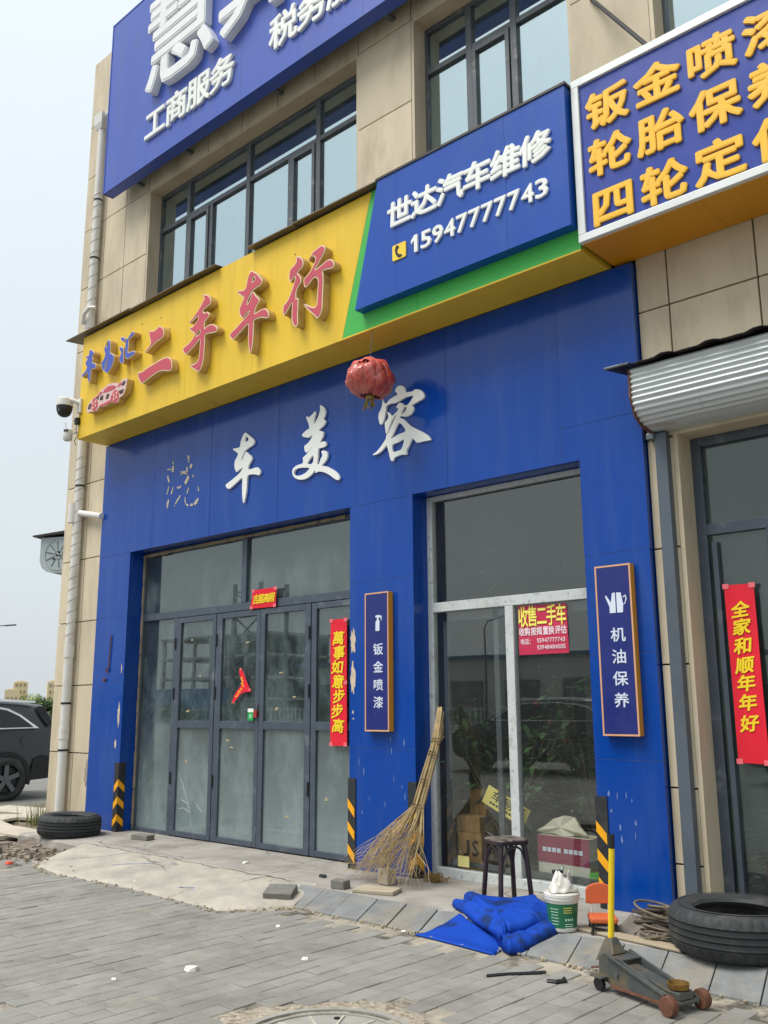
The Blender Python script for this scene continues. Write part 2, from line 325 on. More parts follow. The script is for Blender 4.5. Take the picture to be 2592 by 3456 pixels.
OUT = {
 'che_w': [[(-7.6,4.32),(-7.528,4.271),(-7.463,4.22),(-7.447,4.183),(-7.473,4.155),(-7.529,4.141),(-7.586,4.123),(-7.617,4.103),(-7.647,4.054),(-7.664,4.015),(-7.633,4.031),(-7.609,4.072),(-7.591,4.098),(-7.557,4.092),(-7.539,4.067),(-7.494,4.038),(-7.478,4.006),(-7.498,3.976),(-7.528,3.948),(-7.539,3.9),(-7.476,3.893),(-7.402,3.896),(-7.364,3.877),(-7.332,3.831),(-7.362,3.803),(-7.411,3.82),(-7.486,3.833),(-7.543,3.83),(-7.553,3.77),(-7.558,3.68),(-7.577,3.592),(-7.602,3.535),(-7.624,3.608),(-7.633,3.717),(-7.637,3.818),(-7.712,3.793),(-7.788,3.76),(-7.852,3.736),(-7.899,3.753),(-7.918,3.79),(-7.882,3.805),(-7.792,3.836),(-7.69,3.877),(-7.629,3.933),(-7.68,3.926),(-7.737,3.906),(-7.764,3.941),(-7.776,3.985),(-7.768,4.035),(-7.731,4.079),(-7.72,4.11),(-7.773,4.146),(-7.81,4.179),(-7.742,4.174),(-7.688,4.181),(-7.68,4.23),(-7.656,4.272),(-7.631,4.309)],[(-7.598,4.269),(-7.566,4.266),(-7.545,4.228),(-7.596,4.213)]],
 'mei_w': [[(-6.428,4.364),(-6.379,4.336),(-6.351,4.29),(-6.356,4.245),(-6.377,4.21),(-6.35,4.185),(-6.355,4.158),(-6.387,4.134),(-6.43,4.116),(-6.435,4.097),(-6.392,4.084),(-6.375,4.062),(-6.386,4.025),(-6.418,3.993),(-6.423,3.974),(-6.385,3.978),(-6.348,3.967),(-6.334,3.937),(-6.352,3.922),(-6.401,3.916),(-6.446,3.913),(-6.451,3.844),(-6.463,3.761),(-6.436,3.757),(-6.415,3.799),(-6.389,3.84),(-6.405,3.874),(-6.379,3.884),(-6.331,3.863),(-6.314,3.83),(-6.324,3.79),(-6.361,3.758),(-6.393,3.733),(-6.324,3.709),(-6.25,3.669),(-6.192,3.629),(-6.156,3.589),(-6.145,3.561),(-6.171,3.546),(-6.218,3.569),(-6.281,3.614),(-6.355,3.654),(-6.441,3.68),(-6.489,3.674),(-6.495,3.706),(-6.522,3.679),(-6.57,3.653),(-6.636,3.637),(-6.714,3.643),(-6.782,3.67),(-6.822,3.709),(-6.831,3.75),(-6.812,3.782),(-6.762,3.8),(-6.684,3.806),(-6.667,3.83),(-6.673,3.863),(-6.629,3.886),(-6.575,3.922),(-6.537,3.958),(-6.597,3.915),(-6.63,3.913),(-6.647,3.936),(-6.653,3.981),(-6.609,4.0),(-6.565,4.03),(-6.533,4.079),(-6.588,4.062),(-6.644,4.074),(-6.689,4.099),(-6.673,4.123),(-6.623,4.145),(-6.584,4.156),(-6.596,4.21),(-6.619,4.255),(-6.631,4.29),(-6.586,4.276),(-6.542,4.294),(-6.498,4.316),(-6.492,4.291),(-6.511,4.247),(-6.518,4.186),(-6.48,4.217),(-6.448,4.265),(-6.427,4.315)],[(-6.806,3.722),(-6.795,3.755),(-6.744,3.767),(-6.672,3.761),(-6.577,3.74),(-6.604,3.713),(-6.648,3.694),(-6.715,3.686),(-6.777,3.697)],[(-6.524,3.862),(-6.529,3.781),(-6.606,3.795)]],
 'rong_w': [[(-5.385,4.31),(-5.35,4.308),(-5.316,4.291),(-5.296,4.263),(-5.291,4.229),(-5.254,4.222),(-5.208,4.219),(-5.182,4.227),(-5.146,4.223),(-5.105,4.201),(-5.076,4.165),(-5.071,4.135),(-5.092,4.116),(-5.133,4.109),(-5.174,4.098),(-5.215,4.087),(-5.197,4.059),(-5.206,4.028),(-5.232,4.005),(-5.268,3.995),(-5.31,3.998),(-5.351,4.015),(-5.365,3.998),(-5.326,3.981),(-5.284,3.943),(-5.233,3.893),(-5.157,3.845),(-5.083,3.799),(-5.033,3.761),(-5.004,3.723),(-5.014,3.714),(-5.084,3.718),(-5.154,3.72),(-5.18,3.739),(-5.215,3.772),(-5.23,3.753),(-5.257,3.71),(-5.288,3.668),(-5.283,3.647),(-5.294,3.634),(-5.346,3.644),(-5.398,3.64),(-5.435,3.631),(-5.451,3.605),(-5.475,3.612),(-5.488,3.641),(-5.503,3.697),(-5.524,3.759),(-5.527,3.772),(-5.556,3.753),(-5.6,3.724),(-5.649,3.708),(-5.698,3.707),(-5.701,3.716),(-5.66,3.731),(-5.616,3.76),(-5.578,3.794),(-5.54,3.832),(-5.529,3.867),(-5.501,3.89),(-5.469,3.937),(-5.436,3.989),(-5.399,4.04),(-5.441,4.019),(-5.474,3.976),(-5.523,3.887),(-5.536,3.889),(-5.547,3.942),(-5.549,3.992),(-5.522,4.011),(-5.506,4.037),(-5.511,4.072),(-5.524,4.093),(-5.494,4.076),(-5.468,4.045),(-5.452,4.038),(-5.43,4.049),(-5.398,4.067),(-5.382,4.088),(-5.377,4.104),(-5.382,4.111),(-5.393,4.101),(-5.406,4.106),(-5.392,4.128),(-5.366,4.143),(-5.334,4.133),(-5.316,4.111),(-5.282,4.101),(-5.251,4.112),(-5.225,4.135),(-5.198,4.166),(-5.198,4.176),(-5.25,4.182),(-5.307,4.179),(-5.387,4.16),(-5.44,4.158),(-5.483,4.162),(-5.529,4.151),(-5.537,4.111),(-5.554,4.048),(-5.576,4.002),(-5.598,3.984),(-5.617,4.003),(-5.631,4.056),(-5.625,4.101),(-5.597,4.137),(-5.58,4.184),(-5.577,4.224),(-5.561,4.197),(-5.537,4.174),(-5.493,4.202),(-5.439,4.218),(-5.391,4.23),(-5.396,4.246),(-5.417,4.272),(-5.406,4.294)],[(-5.314,4.085),(-5.28,4.082),(-5.293,4.052),(-5.325,4.03),(-5.346,4.031)],[(-5.386,3.949),(-5.342,3.931),(-5.296,3.858),(-5.39,3.843),(-5.475,3.821),(-5.443,3.866)],[(-5.46,3.758),(-5.391,3.769),(-5.318,3.783),(-5.329,3.728),(-5.355,3.693),(-5.397,3.689),(-5.45,3.691)]],
 'er': [[(-8.812,5.707),(-8.741,5.682),(-8.672,5.683),(-8.606,5.701),(-8.543,5.67),(-8.512,5.611),(-8.514,5.554),(-8.579,5.531),(-8.66,5.521),(-8.766,5.484),(-8.86,5.447),(-8.875,5.463),(-8.823,5.499),(-8.77,5.535),(-8.797,5.61),(-8.816,5.674)]],
 'er2': [[(-9.003,5.237),(-8.925,5.229),(-8.802,5.252),(-8.667,5.266),(-8.533,5.28),(-8.427,5.276),(-8.359,5.241),(-8.322,5.175),(-8.324,5.111),(-8.375,5.096),(-8.469,5.124),(-8.589,5.139),(-8.709,5.12),(-8.817,5.098),(-8.905,5.079),(-8.957,5.117),(-8.998,5.177)]],
 'shou': [[(-7.796,5.827),(-7.724,5.811),(-7.668,5.772),(-7.638,5.712),(-7.652,5.678),(-7.705,5.663),(-7.78,5.643),(-7.745,5.604),(-7.702,5.605),(-7.662,5.565),(-7.677,5.534),(-7.719,5.511),(-7.739,5.489),(-7.735,5.421),(-7.682,5.437),(-7.607,5.433),(-7.542,5.396),(-7.508,5.351),(-7.528,5.322),(-7.591,5.327),(-7.677,5.341),(-7.725,5.334),(-7.726,5.261),(-7.731,5.158),(-7.746,5.044),(-7.775,4.982),(-7.821,4.942),(-7.872,4.973),(-7.94,5.018),(-7.987,5.066),(-7.92,5.055),(-7.855,5.066),(-7.825,5.1),(-7.815,5.216),(-7.816,5.314),(-7.879,5.283),(-7.965,5.243),(-8.058,5.208),(-8.111,5.248),(-8.125,5.294),(-8.081,5.311),(-8.004,5.332),(-7.929,5.382),(-7.92,5.415),(-7.99,5.463),(-8.01,5.512),(-7.959,5.504),(-7.905,5.531),(-7.858,5.567),(-7.876,5.601),(-7.92,5.586),(-8.007,5.562),(-8.02,5.58),(-7.944,5.622),(-7.859,5.682),(-7.776,5.756),(-7.766,5.774)],[(-7.816,5.42),(-7.825,5.387),(-7.885,5.373),(-7.865,5.406)]],
 'che': [[(-6.964,5.831),(-6.867,5.769),(-6.786,5.666),(-6.816,5.622),(-6.893,5.61),(-6.944,5.594),(-6.982,5.556),(-7.01,5.514),(-7.018,5.473),(-6.971,5.515),(-6.958,5.565),(-6.924,5.585),(-6.884,5.535),(-6.829,5.477),(-6.828,5.443),(-6.861,5.414),(-6.883,5.381),(-6.891,5.337),(-6.829,5.344),(-6.735,5.345),(-6.682,5.292),(-6.671,5.243),(-6.694,5.224),(-6.77,5.253),(-6.836,5.264),(-6.903,5.26),(-6.905,5.195),(-6.907,5.096),(-6.918,5.001),(-6.943,4.919),(-6.969,4.962),(-6.987,5.053),(-6.991,5.154),(-6.994,5.248),(-7.067,5.222),(-7.154,5.18),(-7.232,5.149),(-7.274,5.174),(-7.296,5.214),(-7.267,5.24),(-7.198,5.267),(-7.119,5.305),(-7.061,5.331),(-6.999,5.363),(-6.985,5.389),(-7.053,5.359),(-7.091,5.34),(-7.138,5.398),(-7.146,5.462),(-7.118,5.507),(-7.094,5.541),(-7.075,5.562),(-7.142,5.617),(-7.19,5.67),(-7.135,5.67),(-7.074,5.657),(-7.046,5.681),(-7.029,5.751),(-7.001,5.803)],[(-6.93,5.753),(-6.903,5.716),(-6.943,5.701)]],
 'hang': [[(-6.271,5.739),(-6.238,5.74),(-6.197,5.708),(-6.172,5.665),(-6.172,5.62),(-6.195,5.599),(-6.251,5.571),(-6.22,5.534),(-6.199,5.487),(-6.202,5.449),(-6.231,5.42),(-6.261,5.385),(-6.267,5.338),(-6.262,5.298),(-6.246,5.302),(-6.235,5.284),(-6.234,5.231),(-6.239,5.135),(-6.237,5.024),(-6.27,5.005),(-6.304,5.039),(-6.325,5.099),(-6.327,5.187),(-6.322,5.273),(-6.356,5.244),(-6.396,5.208),(-6.443,5.178),(-6.457,5.207),(-6.456,5.275),(-6.425,5.3),(-6.392,5.319),(-6.345,5.388),(-6.313,5.451),(-6.287,5.507),(-6.288,5.537),(-6.321,5.523),(-6.358,5.506),(-6.376,5.542),(-6.377,5.597),(-6.358,5.64),(-6.311,5.663),(-6.274,5.69)]],
 'hang2': [[(-5.915,5.739),(-5.882,5.723),(-5.86,5.69),(-5.869,5.66),(-5.907,5.615),(-5.958,5.561),(-6.002,5.518),(-5.951,5.525),(-5.887,5.541),(-5.836,5.557),(-5.792,5.553),(-5.754,5.523),(-5.738,5.48),(-5.753,5.452),(-5.797,5.453),(-5.854,5.465),(-5.899,5.463),(-5.886,5.43),(-5.884,5.335),(-5.892,5.195),(-5.897,5.088),(-5.925,5.026),(-5.963,5.002),(-6.008,5.046),(-6.074,5.109),(-6.147,5.184),(-6.148,5.208),(-6.088,5.175),(-6.023,5.136),(-5.978,5.136),(-5.969,5.195),(-5.961,5.312),(-5.959,5.383),(-5.975,5.417),(-6.014,5.435),(-6.059,5.412),(-6.105,5.383),(-6.137,5.374),(-6.158,5.415),(-6.159,5.464),(-6.12,5.49),(-6.061,5.529),(-6.023,5.574),(-5.997,5.613),(-6.004,5.64),(-6.037,5.669),(-6.083,5.638),(-6.096,5.648),(-6.063,5.676),(-6.038,5.711),(-5.986,5.726)]],
 'che_b': [[(-10.123,5.836),(-10.044,5.783),(-10.032,5.743),(-10.062,5.724),(-10.048,5.675),(-10.061,5.642),(-9.994,5.62),(-9.965,5.572),(-9.977,5.54),(-10.067,5.554),(-10.077,5.503),(-10.085,5.433),(-10.104,5.384),(-10.142,5.438),(-10.161,5.533),(-10.224,5.513),(-10.28,5.5),(-10.3,5.532),(-10.215,5.574),(-10.187,5.612),(-10.225,5.659),(-10.213,5.701),(-10.183,5.72),(-10.236,5.753),(-10.204,5.767),(-10.156,5.768),(-10.152,5.808)]],
 'yi_b': [[(-9.704,5.85),(-9.653,5.8),(-9.646,5.727),(-9.647,5.665),(-9.606,5.637),(-9.556,5.597),(-9.557,5.527),(-9.602,5.451),(-9.659,5.414),(-9.705,5.408),(-9.746,5.436),(-9.771,5.451),(-9.814,5.489),(-9.827,5.536),(-9.847,5.577),(-9.789,5.615),(-9.763,5.67),(-9.793,5.732),(-9.775,5.78),(-9.74,5.815)],[(-9.724,5.811),(-9.701,5.787),(-9.723,5.757),(-9.743,5.772)],[(-9.722,5.571),(-9.705,5.584),(-9.728,5.484),(-9.75,5.472)]],
 'hui_b': [[(-9.425,5.797),(-9.349,5.78),(-9.323,5.742),(-9.358,5.721),(-9.406,5.748)]],
 'hui_b2': [[(-9.437,5.687),(-9.398,5.667),(-9.35,5.637),(-9.343,5.556),(-9.333,5.45),(-9.393,5.457),(-9.427,5.51),(-9.417,5.559),(-9.398,5.589),(-9.44,5.644)]],
 'hui_b3': [[(-9.308,5.738),(-9.264,5.738),(-9.251,5.756),(-9.175,5.799),(-9.13,5.782),(-9.141,5.742),(-9.226,5.723),(-9.246,5.703),(-9.241,5.65),(-9.248,5.565),(-9.195,5.547),(-9.108,5.54),(-9.091,5.505),(-9.132,5.482),(-9.203,5.476),(-9.262,5.474),(-9.302,5.52),(-9.313,5.626)]],
 'emb': [[(-10.127,5.024),(-10.109,5.082),(-10.005,5.146),(-9.881,5.17),(-9.838,5.204),(-9.747,5.226),(-9.643,5.252),(-9.49,5.232),(-9.397,5.2),(-9.37,5.223),(-9.239,5.229),(-9.24,5.161),(-9.261,5.082),(-9.308,5.034),(-9.379,5.017),(-9.405,4.972),(-9.479,4.972),(-9.542,5.004),(-9.691,4.986),(-9.832,5.001),(-9.876,4.976),(-9.954,4.977),(-10.035,4.99),(-10.099,4.991)]],
 'emb_cab': [[(-9.757,5.171),(-9.685,5.219),(-9.563,5.215),(-9.47,5.184),(-9.498,5.16),(-9.618,5.159)]],
 'emb_tail': [[(-9.439,5.168),(-9.383,5.205),(-9.369,5.21),(-9.344,5.187),(-9.38,5.17)]],
 'emb_sill': [[(-9.832,5.006),(-9.803,5.021),(-9.575,5.037),(-9.58,5.081),(-9.55,5.083),(-9.55,5.014),(-9.677,4.996)]],
 'emb_bon': [[(-9.996,5.136),(-9.85,5.167),(-9.83,5.197),(-9.765,5.173),(-9.848,5.154),(-9.94,5.136)]],
 'emb_w0': [[(-9.349,5.163),(-9.31,5.213),(-9.257,5.195),(-9.29,5.152)]],
 'emb_w1': [[(-9.403,5.108),(-9.285,5.105),(-9.31,5.06),(-9.369,5.057)]],
 'emb_w2': [[(-9.825,5.087),(-9.815,5.137),(-9.746,5.138),(-9.755,5.079)]],
 'emb_w3': [[(-9.685,5.071),(-9.668,5.128),(-9.607,5.122),(-9.631,5.068)]],
 'emb_w4': [[(-9.908,5.128),(-9.848,5.154),(-9.858,5.103)]],
 'emb_w5': [[(-10.096,5.035),(-10.07,5.091),(-10.028,5.099),(-10.031,5.025)]],
 'emb_r0': [[(-9.864,5.054),(-9.87,5.017),(-9.895,4.991),(-9.931,4.983),(-9.97,4.994),(-10.001,5.022),(-10.016,5.059),(-10.01,5.096),(-9.985,5.122),(-9.948,5.13),(-9.909,5.119),(-9.878,5.091)]],
 'emb_r1': [[(-9.392,5.052),(-9.398,5.012),(-9.423,4.984),(-9.461,4.975),(-9.501,4.987),(-9.533,5.017),(-9.547,5.058),(-9.541,5.098),(-9.515,5.127),(-9.477,5.136),(-9.437,5.123),(-9.406,5.093)]],
}
TRACE = [((-8.969,4.257),(-8.955,4.213),0.015),((-8.96,4.196),(-8.96,4.124),0.033),((-9.078,4.176),(-9.002,4.159),0.012),((-8.675,4.27),(-8.65,4.225),0.024),((-8.65,4.225),(-8.653,4.185),0.018),((-8.597,4.157),(-8.615,4.107),0.033),((-8.677,4.135),(-8.682,4.041),0.021),((-8.796,4.106),(-8.782,4.055),0.015),((-8.789,4.087),(-8.683,4.065),0.021),((-8.642,4.018),(-8.702,3.937),0.036),((-9.066,4.095),(-9.02,4.008),0.018),((-8.862,3.923),(-8.827,3.907),0.015),((-8.827,3.907),(-8.784,3.921),0.015),((-9.028,3.961),(-9.061,3.867),0.012),((-8.941,3.936),(-8.975,3.86),0.015),((-9.028,3.8),(-9.043,3.701),0.024),((-8.788,3.813),(-8.882,3.727),0.015),((-8.897,3.709),(-8.894,3.699),0.015),((-8.697,3.776),(-8.681,3.697),0.012),((-8.681,3.697),(-8.62,3.664),0.012),((-8.633,3.879),(-8.662,3.813),0.014),((-8.45,3.865),(-8.436,3.807),0.011),((-8.441,3.716),(-8.512,3.661),0.03),((-8.588,3.666),(-8.539,3.665),0.021),((-8.556,4.026),(-8.559,3.99),0.012)]
# ------------------------------------------------------------------ palette
TILE = mat('stone_tile', lin('CABDA3'), .75, var=.07, vscale=1.6, dirt=lin('AB9E86'), dscale=2.2, dlo=.46, dhi=.8, rand=.07, bmp=.15, bscale=90, stretch=(1.6, 1.6, .45))
JOINT = mat('dark_joint', lin('3A302A'), .9)
CONC = mat('concrete', lin('9E9991'), .92, var=.2, vscale=2.2, dirt=lin('77726B'), dscale=2.1, dlo=.5, dhi=.72, bmp=.35, bscale=45, wear=lin('AEA698'), wscale=5, wlo=.62, whi=.75, crack=lin('57503F'), cscale=.9, stain=lin('6C6760'), stscale=1.7)
PLAST = mat('plaster', lin('9A8B70'), .9, var=.15, vscale=4, dirt=lin('57493A'), dscale=5, dlo=.55, dhi=.7, bmp=.5, bscale=50)
BLUE = mat('blue_cladding', (.001, .052, .315), .17, spec=.38, var=.06, vscale=.8, rvar=.07, bmp=.35, bscale=1.7, bdist=.012, wear=lin('7F97C8'), wscale=9, wlo=.775, whi=.80, dirt=(.028, .08, .31), dscale=2.6, dlo=.48, dhi=.85, stretch=(2.2, 2.2, .3))
CAULK = mat('grey_caulk', lin('6C82B4'), .8, var=.25, vscale=8)
SCRATCH = mat('worn_primer', lin('C9B9A2'), .8, var=.2, vscale=14)
ALU = mat('dark_aluminium', lin('4E5763'), .42, metal=.25, var=.1, vscale=6, dirt=lin('7A7F80'), dscale=6, dlo=.58, dhi=.75)
ALU2 = mat('window_aluminium', lin('565B60'), .45, metal=.2, var=.1, vscale=4, dirt=lin('8C8A84'), dscale=7, dlo=.6, dhi=.72)
WPAINT = mat('chipped_white_paint', lin('C6CBC9'), .55, var=.06, vscale=5, dirt=lin('9C9C94'), dscale=4, dlo=.56, dhi=.75, wear=lin('9DA2A6'), wscale=24, wlo=.56, whi=.64, bmp=.2, bscale=40)
GL_UP = glass('upper_glass', (.50, .62, .64), .10, (.45, .54, .56), 1.2, f0=.55, speck=0, gcol=(.78, .94, .99))
GL_DOOR = glass('dusty_door_glass', (.45, .56, .56), .26, (.35, .43, .44), 2.6, .45, .66, low=(0, 1.35, .42), f0=.14, speck=.4)
GL_SHOP = glass('shop_glass', (.94, .96, .95), .035, (.42, .43, .38), 2.2, .45, .75, f0=.075, speck=.45)
GL_R = glass('right_shop_glass', (.62, .72, .70), .14, (.36, .42, .41), 1.9, .4, .75, f0=.07, speck=.4)
ROOM = mat('room_plaster', lin('5F6866'), .9, var=.08, vscale=1)
CURT = mat('white_curtain', lin('D8E2DC'), .9, var=.06, vscale=3)
RUST = mat('rusty_iron', lin('6B4432'), .85, var=.3, vscale=20, dirt=lin('3A2A22'), dscale=15, bmp=.3, bscale=70)
BLACK = mat('black_rubber', lin('26282B'), .75, var=.2, vscale=12, dirt=lin('4A4843'), dscale=6, dlo=.55, dhi=.8)
BLACKP = mat('black_plastic', lin('18191B'), .4, var=.2, vscale=10)
WHITEP = mat('white_pvc', lin('DAD8D2'), .45, var=.04, vscale=3, dirt=lin('B9B0A2'), dscale=2.5, dlo=.55, dhi=.8)
STEEL = mat('grey_steel', lin('6C7378'), .45, metal=.6, var=.12, vscale=9)
REDP = mat('red_paper', lin('E2102E'), .62, var=.05, vscale=6)
GOLD = mat('gold_ink', lin('F4D21E'), .6, var=.05)
TAPE = mat('clear_tape', lin('EE6E78'), .25, var=.05)
WHITE = mat('white_face', lin('EDEFEA'), .45, var=.03, vscale=2)
CREAM = mat('cream_edge', lin('E8D2B4'), .5, var=.06, vscale=4)
YELLOW = mat('yellow_panel', lin('E6C03A'), .45, spec=.3, var=.04, vscale=.8, dirt=lin('CDA636'), dscale=2.0, dlo=.5, dhi=.9, rvar=.06, stretch=(3, 1, .4))
ORANGE = mat('orange_panel', lin('D9930F'), .42, var=.05, vscale=1, rvar=.06)
GREEN = mat('green_panel', lin('48B452'), .5, spec=.3, var=.05, vscale=1, rvar=.06)
PAVER = dict(rough=.88, var=.10, vscale=9, dirt=lin('7A776F'), dscale=1.6, dlo=.5, dhi=.74, bmp=.35, bscale=110, rand=.09, wear=lin('A0957F'), wscale=1.5, wlo=.62, whi=.75, stain=lin('5E5C58'), stscale=1.3)
PAV1 = mat('grey_paver', lin('8F8D87'), **PAVER)
PAV2 = mat('grey_paver_field', lin('8F8D87'), attr=True, **PAVER)
SAND = mat('joint_sand', lin('A39B8B'), .95, var=.25, vscale=6, dirt=lin('5A554C'), dscale=3.5, dlo=.5, dhi=.62, bmp=.4, bscale=150)
DIRT = mat('dirt', lin('7C7163'), .98, var=.3, vscale=5, dirt=lin('5F564A'), dscale=3, dlo=.45, dhi=.65, bmp=.8, bscale=45)
ROAD = mat('road_surface', lin('7A7873'), .92, var=.12, vscale=2, dirt=lin('6E6A64'), dscale=.6, bmp=.3, bscale=90)
SLAB = mat('slate_kerb_slab', lin('7C7E7D'), .85, var=.2, vscale=7, dirt=lin('938A7A'), dscale=2.5, dlo=.5, dhi=.7, bmp=.4, bscale=60, rand=.08)
BRICKM = mat('cement_brick', lin('77756F'), .9, var=.15, vscale=14, bmp=.5, bscale=90)

# ------------------------------------------------------------------ ground
MB().box(-900, 500, -300, 900, -.6, -.19).build('ground', ROAD, kind='structure')
pav = MB().box(-9.6, 2.2, -7.6, -1.045, -.185, -.106).build('pavement', SAND, kind='structure')
# running-bond pavers laid square to the shop front
PX, PY = .125, .285
def in_manhole(x, y): return (x+3.35)**2+(y+2.88)**2 < .60**2
def paver_mesh(seed):
    q = random.Random(seed); b = .003; w, l = PX/2-.0019, PY/2-.0019
    mb = MB(); j = lambda: q.uniform(-.0012, .0012)
    c0 = [(-w, -l), (w, -l), (w, l), (-w, l)]
    v = [(x, y, -.06) for x, y in c0]+[(x, y, -b+j()) for x, y in c0]+[(x*(1-b*1.2/w), y*(1-b*1.2/l), j()) for x, y in c0]
    i = 0; mb.v = v
    for a in range(4):
        c = (a+1) % 4
        mb.f += [(a, c, 4+c, 4+a), (4+a, 4+c, 8+c, 8+a)]
    mb.f.append((8, 9, 10, 11))
    return mb
PV = []
for s in range(10):
    me = paver_mesh(s).mesh('paver'); me.materials.append(PAV1); PV.append(me)
cells = []
for i in range(int(11.6/PX)):
    x = -9.5+PX*(i+.5)
    for j in range(-1, int(6.5/PY)+1):
        y = -1.05-PY*(j+.5+(.5 if i % 2 else 0))
        if y+PY/2 > -1.052: continue
        if -8.55 < x < -5.75 and y > -1.32: continue
        if in_manhole(x, y): continue
        cells.append((x, y))
cinv = cam.matrix_world.inverted()
def pix(p):
    q = cinv @ Vector(p)
    return (.5+q.x/-q.z*3110/2592, .5+q.y/-q.z*3110/3456, -q.z) if q.z < 0 else None
vis, rest = [], []
for c in cells:
    p = pix((c[0], c[1], -.1))
    if p and -.02 < p[0] < 1.02 and -.03 < p[1] < 1: vis.append((p[2], c))
    else: rest.append(c)
vis.sort(); rest += [c for d, c in vis[300:]]
for d, (x, y) in vis[:300]:
    o = bpy.data.objects.new('paver', PV[rnd.randrange(10)]); COL.objects.link(o); o.parent = pav
    o.location = (x+rnd.uniform(-.001, .001), y+rnd.uniform(-.001, .001), -.100+rnd.uniform(-.0025, .002)); o.rotation_euler = (rnd.uniform(-.006, .006), rnd.uniform(-.008, .008), rnd.uniform(-.006, .006)+rnd.choice((0, math.pi)))
mb = MB(); fa = []
PT = [paver_mesh(s) for s in range(10)]
for x, y in rest:
    q = PT[rnd.randrange(10)]; i = len(mb.v); dz = -.100+rnd.choice((0, 0, 0, -.003))+rnd.uniform(-.004, .003); tx, ty = rnd.uniform(-.01, .01), rnd.uniform(-.012, .012)
    mb.v += [(vx+x, vy+y, vz+dz+tx*vy+ty*vx) for vx, vy, vz in q.v]; k = rnd.random()
    for fc in q.f: mb.f.append(tuple(i+a for a in fc)); fa.append(k)
o = mb.build('paver_field', PAV2, pav, kind='stuff')
at = o.data.attributes.new('rnd', 'FLOAT', 'FACE'); at.data.foreach_set('value', fa)
# concrete apron in front of the shop, with an uneven edge, and the ramp up to the folding door
def wob(x, s=3.1): return .5*math.sin(s*x+1.3)+.3*math.sin(2.7*s*x)+.2*math.sin(6.1*s*x+.5)
mb = MB(); nx = 150
for i in range(nx):
    for k, (y, z) in enumerate(((.34, 0), (-.1, 0.0), (-.45, .0), (-.76, -.002), (-.79, -.02), (-.80, -.16))):
        x = -10.55+i*12.6/(nx-1)
        mb.v.append((x, y+(.018*wob(x) if k > 2 else 0), z+(.004*wob(x*.7+y*3) if 0 < k < 4 else 0)))
for i in range(nx-1):
    for k in range(5): mb.f.append((i*6+k, i*6+k+1, i*6+k+7, i*6+k+6))
plinth = mb.build('concrete_apron', CONC, kind='structure', smooth=50)
rb = [(-9.05, -1.30), (-8.8, -1.47), (-8.35, -1.56), (-7.57, -1.50), (-6.65, -1.51), (-5.91, -1.55), (-5.72, -1.35), (-5.56, -1.08)]
mb = MB(); nr, nc = 130, 26
def rbot(t):
    q = t*(len(rb)-1); i = min(int(q), len(rb)-2); g = q-i
    return Vector((rb[i][0]*(1-g)+rb[i+1][0]*g, rb[i][1]*(1-g)+rb[i+1][1]*g))
for i in range(nr):
    t = i/(nr-1); b2 = rbot(t)+Vector((0, .02*wob(t*9))); top = Vector((-9.2+t*3.5, -.70))
    for k in range(nc):
        s = k/(nc-1); p = top.lerp(b2, s)
        z = .006-(.095)*(s**1.25)+.005*wob(p.x*1.3+p.y*2.2)+random.Random(i*77+k).uniform(-.0016, .0016)+(random.Random(i*13+k).uniform(-.012, .003) if s > .93 else 0)
        mb.v.append((p.x, p.y, z if k < nc-1 else -.13))
for i in range(nr-1):
    for k in range(nc-1): mb.f.append((i*nc+k, i*nc+k+1, (i+1)*nc+k+1, (i+1)*nc+k))
RAMPM = mat('ramp_concrete', lin('AFA99C'), .92, var=.17, vscale=3.5, dirt=lin('918C83'), dscale=2.3, dlo=.5, dhi=.75, bmp=.35, bscale=45, wear=lin('7C8CA6'), wscale=1.9, wlo=.70, whi=.78, crack=lin('5F5847'), cscale=.8, stain=lin('7E786E'), stscale=1.8)
ramp_o = mb.build('concrete_ramp', RAMPM, kind='structure', smooth=50)
def rampz(x, y):
    t = min(1, max(0, (x+9.2)/3.5)); b2 = rbot(t); s = min(1, max(0, (y+.70)/(b2.y+.70)))
    return .006-.095*(s**1.25)+.005*wob(x*1.3+y*2.2)
def crackline(pts, w, m, nm, dz=.0022, parent=None, n=14, jit=.008):
    mb = MB(); P_ = []
    for a, b in zip(pts[:-1], pts[1:]):
        for k in range(n): P_.append(Vector(a).lerp(Vector(b), k/n)+Vector((rnd.gauss(0, jit), rnd.gauss(0, jit))))
    for k, p in enumerate(P_):
        d = (P_[min(k+1, len(P_)-1)]-P_[max(k-1, 0)]).normalized(); q = w*rnd.uniform(.25, 1.2)*min(1, k/3, (len(P_)-1-k)/3+.05)
        for s in (-1, 1):
            x, y = p.x-d.y*s*q, p.y+d.x*s*q
            mb.v.append((x, y, (rampz(x, y) if y < -.70 and -9.2 < x < -5.7 else .004*wob(x*.7+y*3)+.002)+dz))
    for k in range(len(P_)-1): mb.f.append((2*k, 2*k+1, 2*k+3, 2*k+2))
    return mb.build(nm, m, parent or ramp_o)
CRK = mat('crack_dirt', lin('3E3932'), .95, var=.3, vscale=30)
crackline([(-9.15, -.72), (-8.4, -.735), (-7.6, -.72), (-6.7, -.745), (-5.85, -.74)], .006, CRK, 'crack')
crackline([(-6.15, -.76), (-6.05, -1.05), (-5.9, -1.3)], .004, CRK, 'crack'); crackline([(-8.3, -.74), (-8.45, -1.0), (-8.75, -1.25)], .004, CRK, 'crack'); crackline([(-9.3, -.55), (-9.0, -.62), (-8.6, -.55), (-8.1, -.60)], .004, CRK, 'crack')
PSM = mat('blue_paint_smear', lin('8792A6'), .8, var=.3, vscale=25)
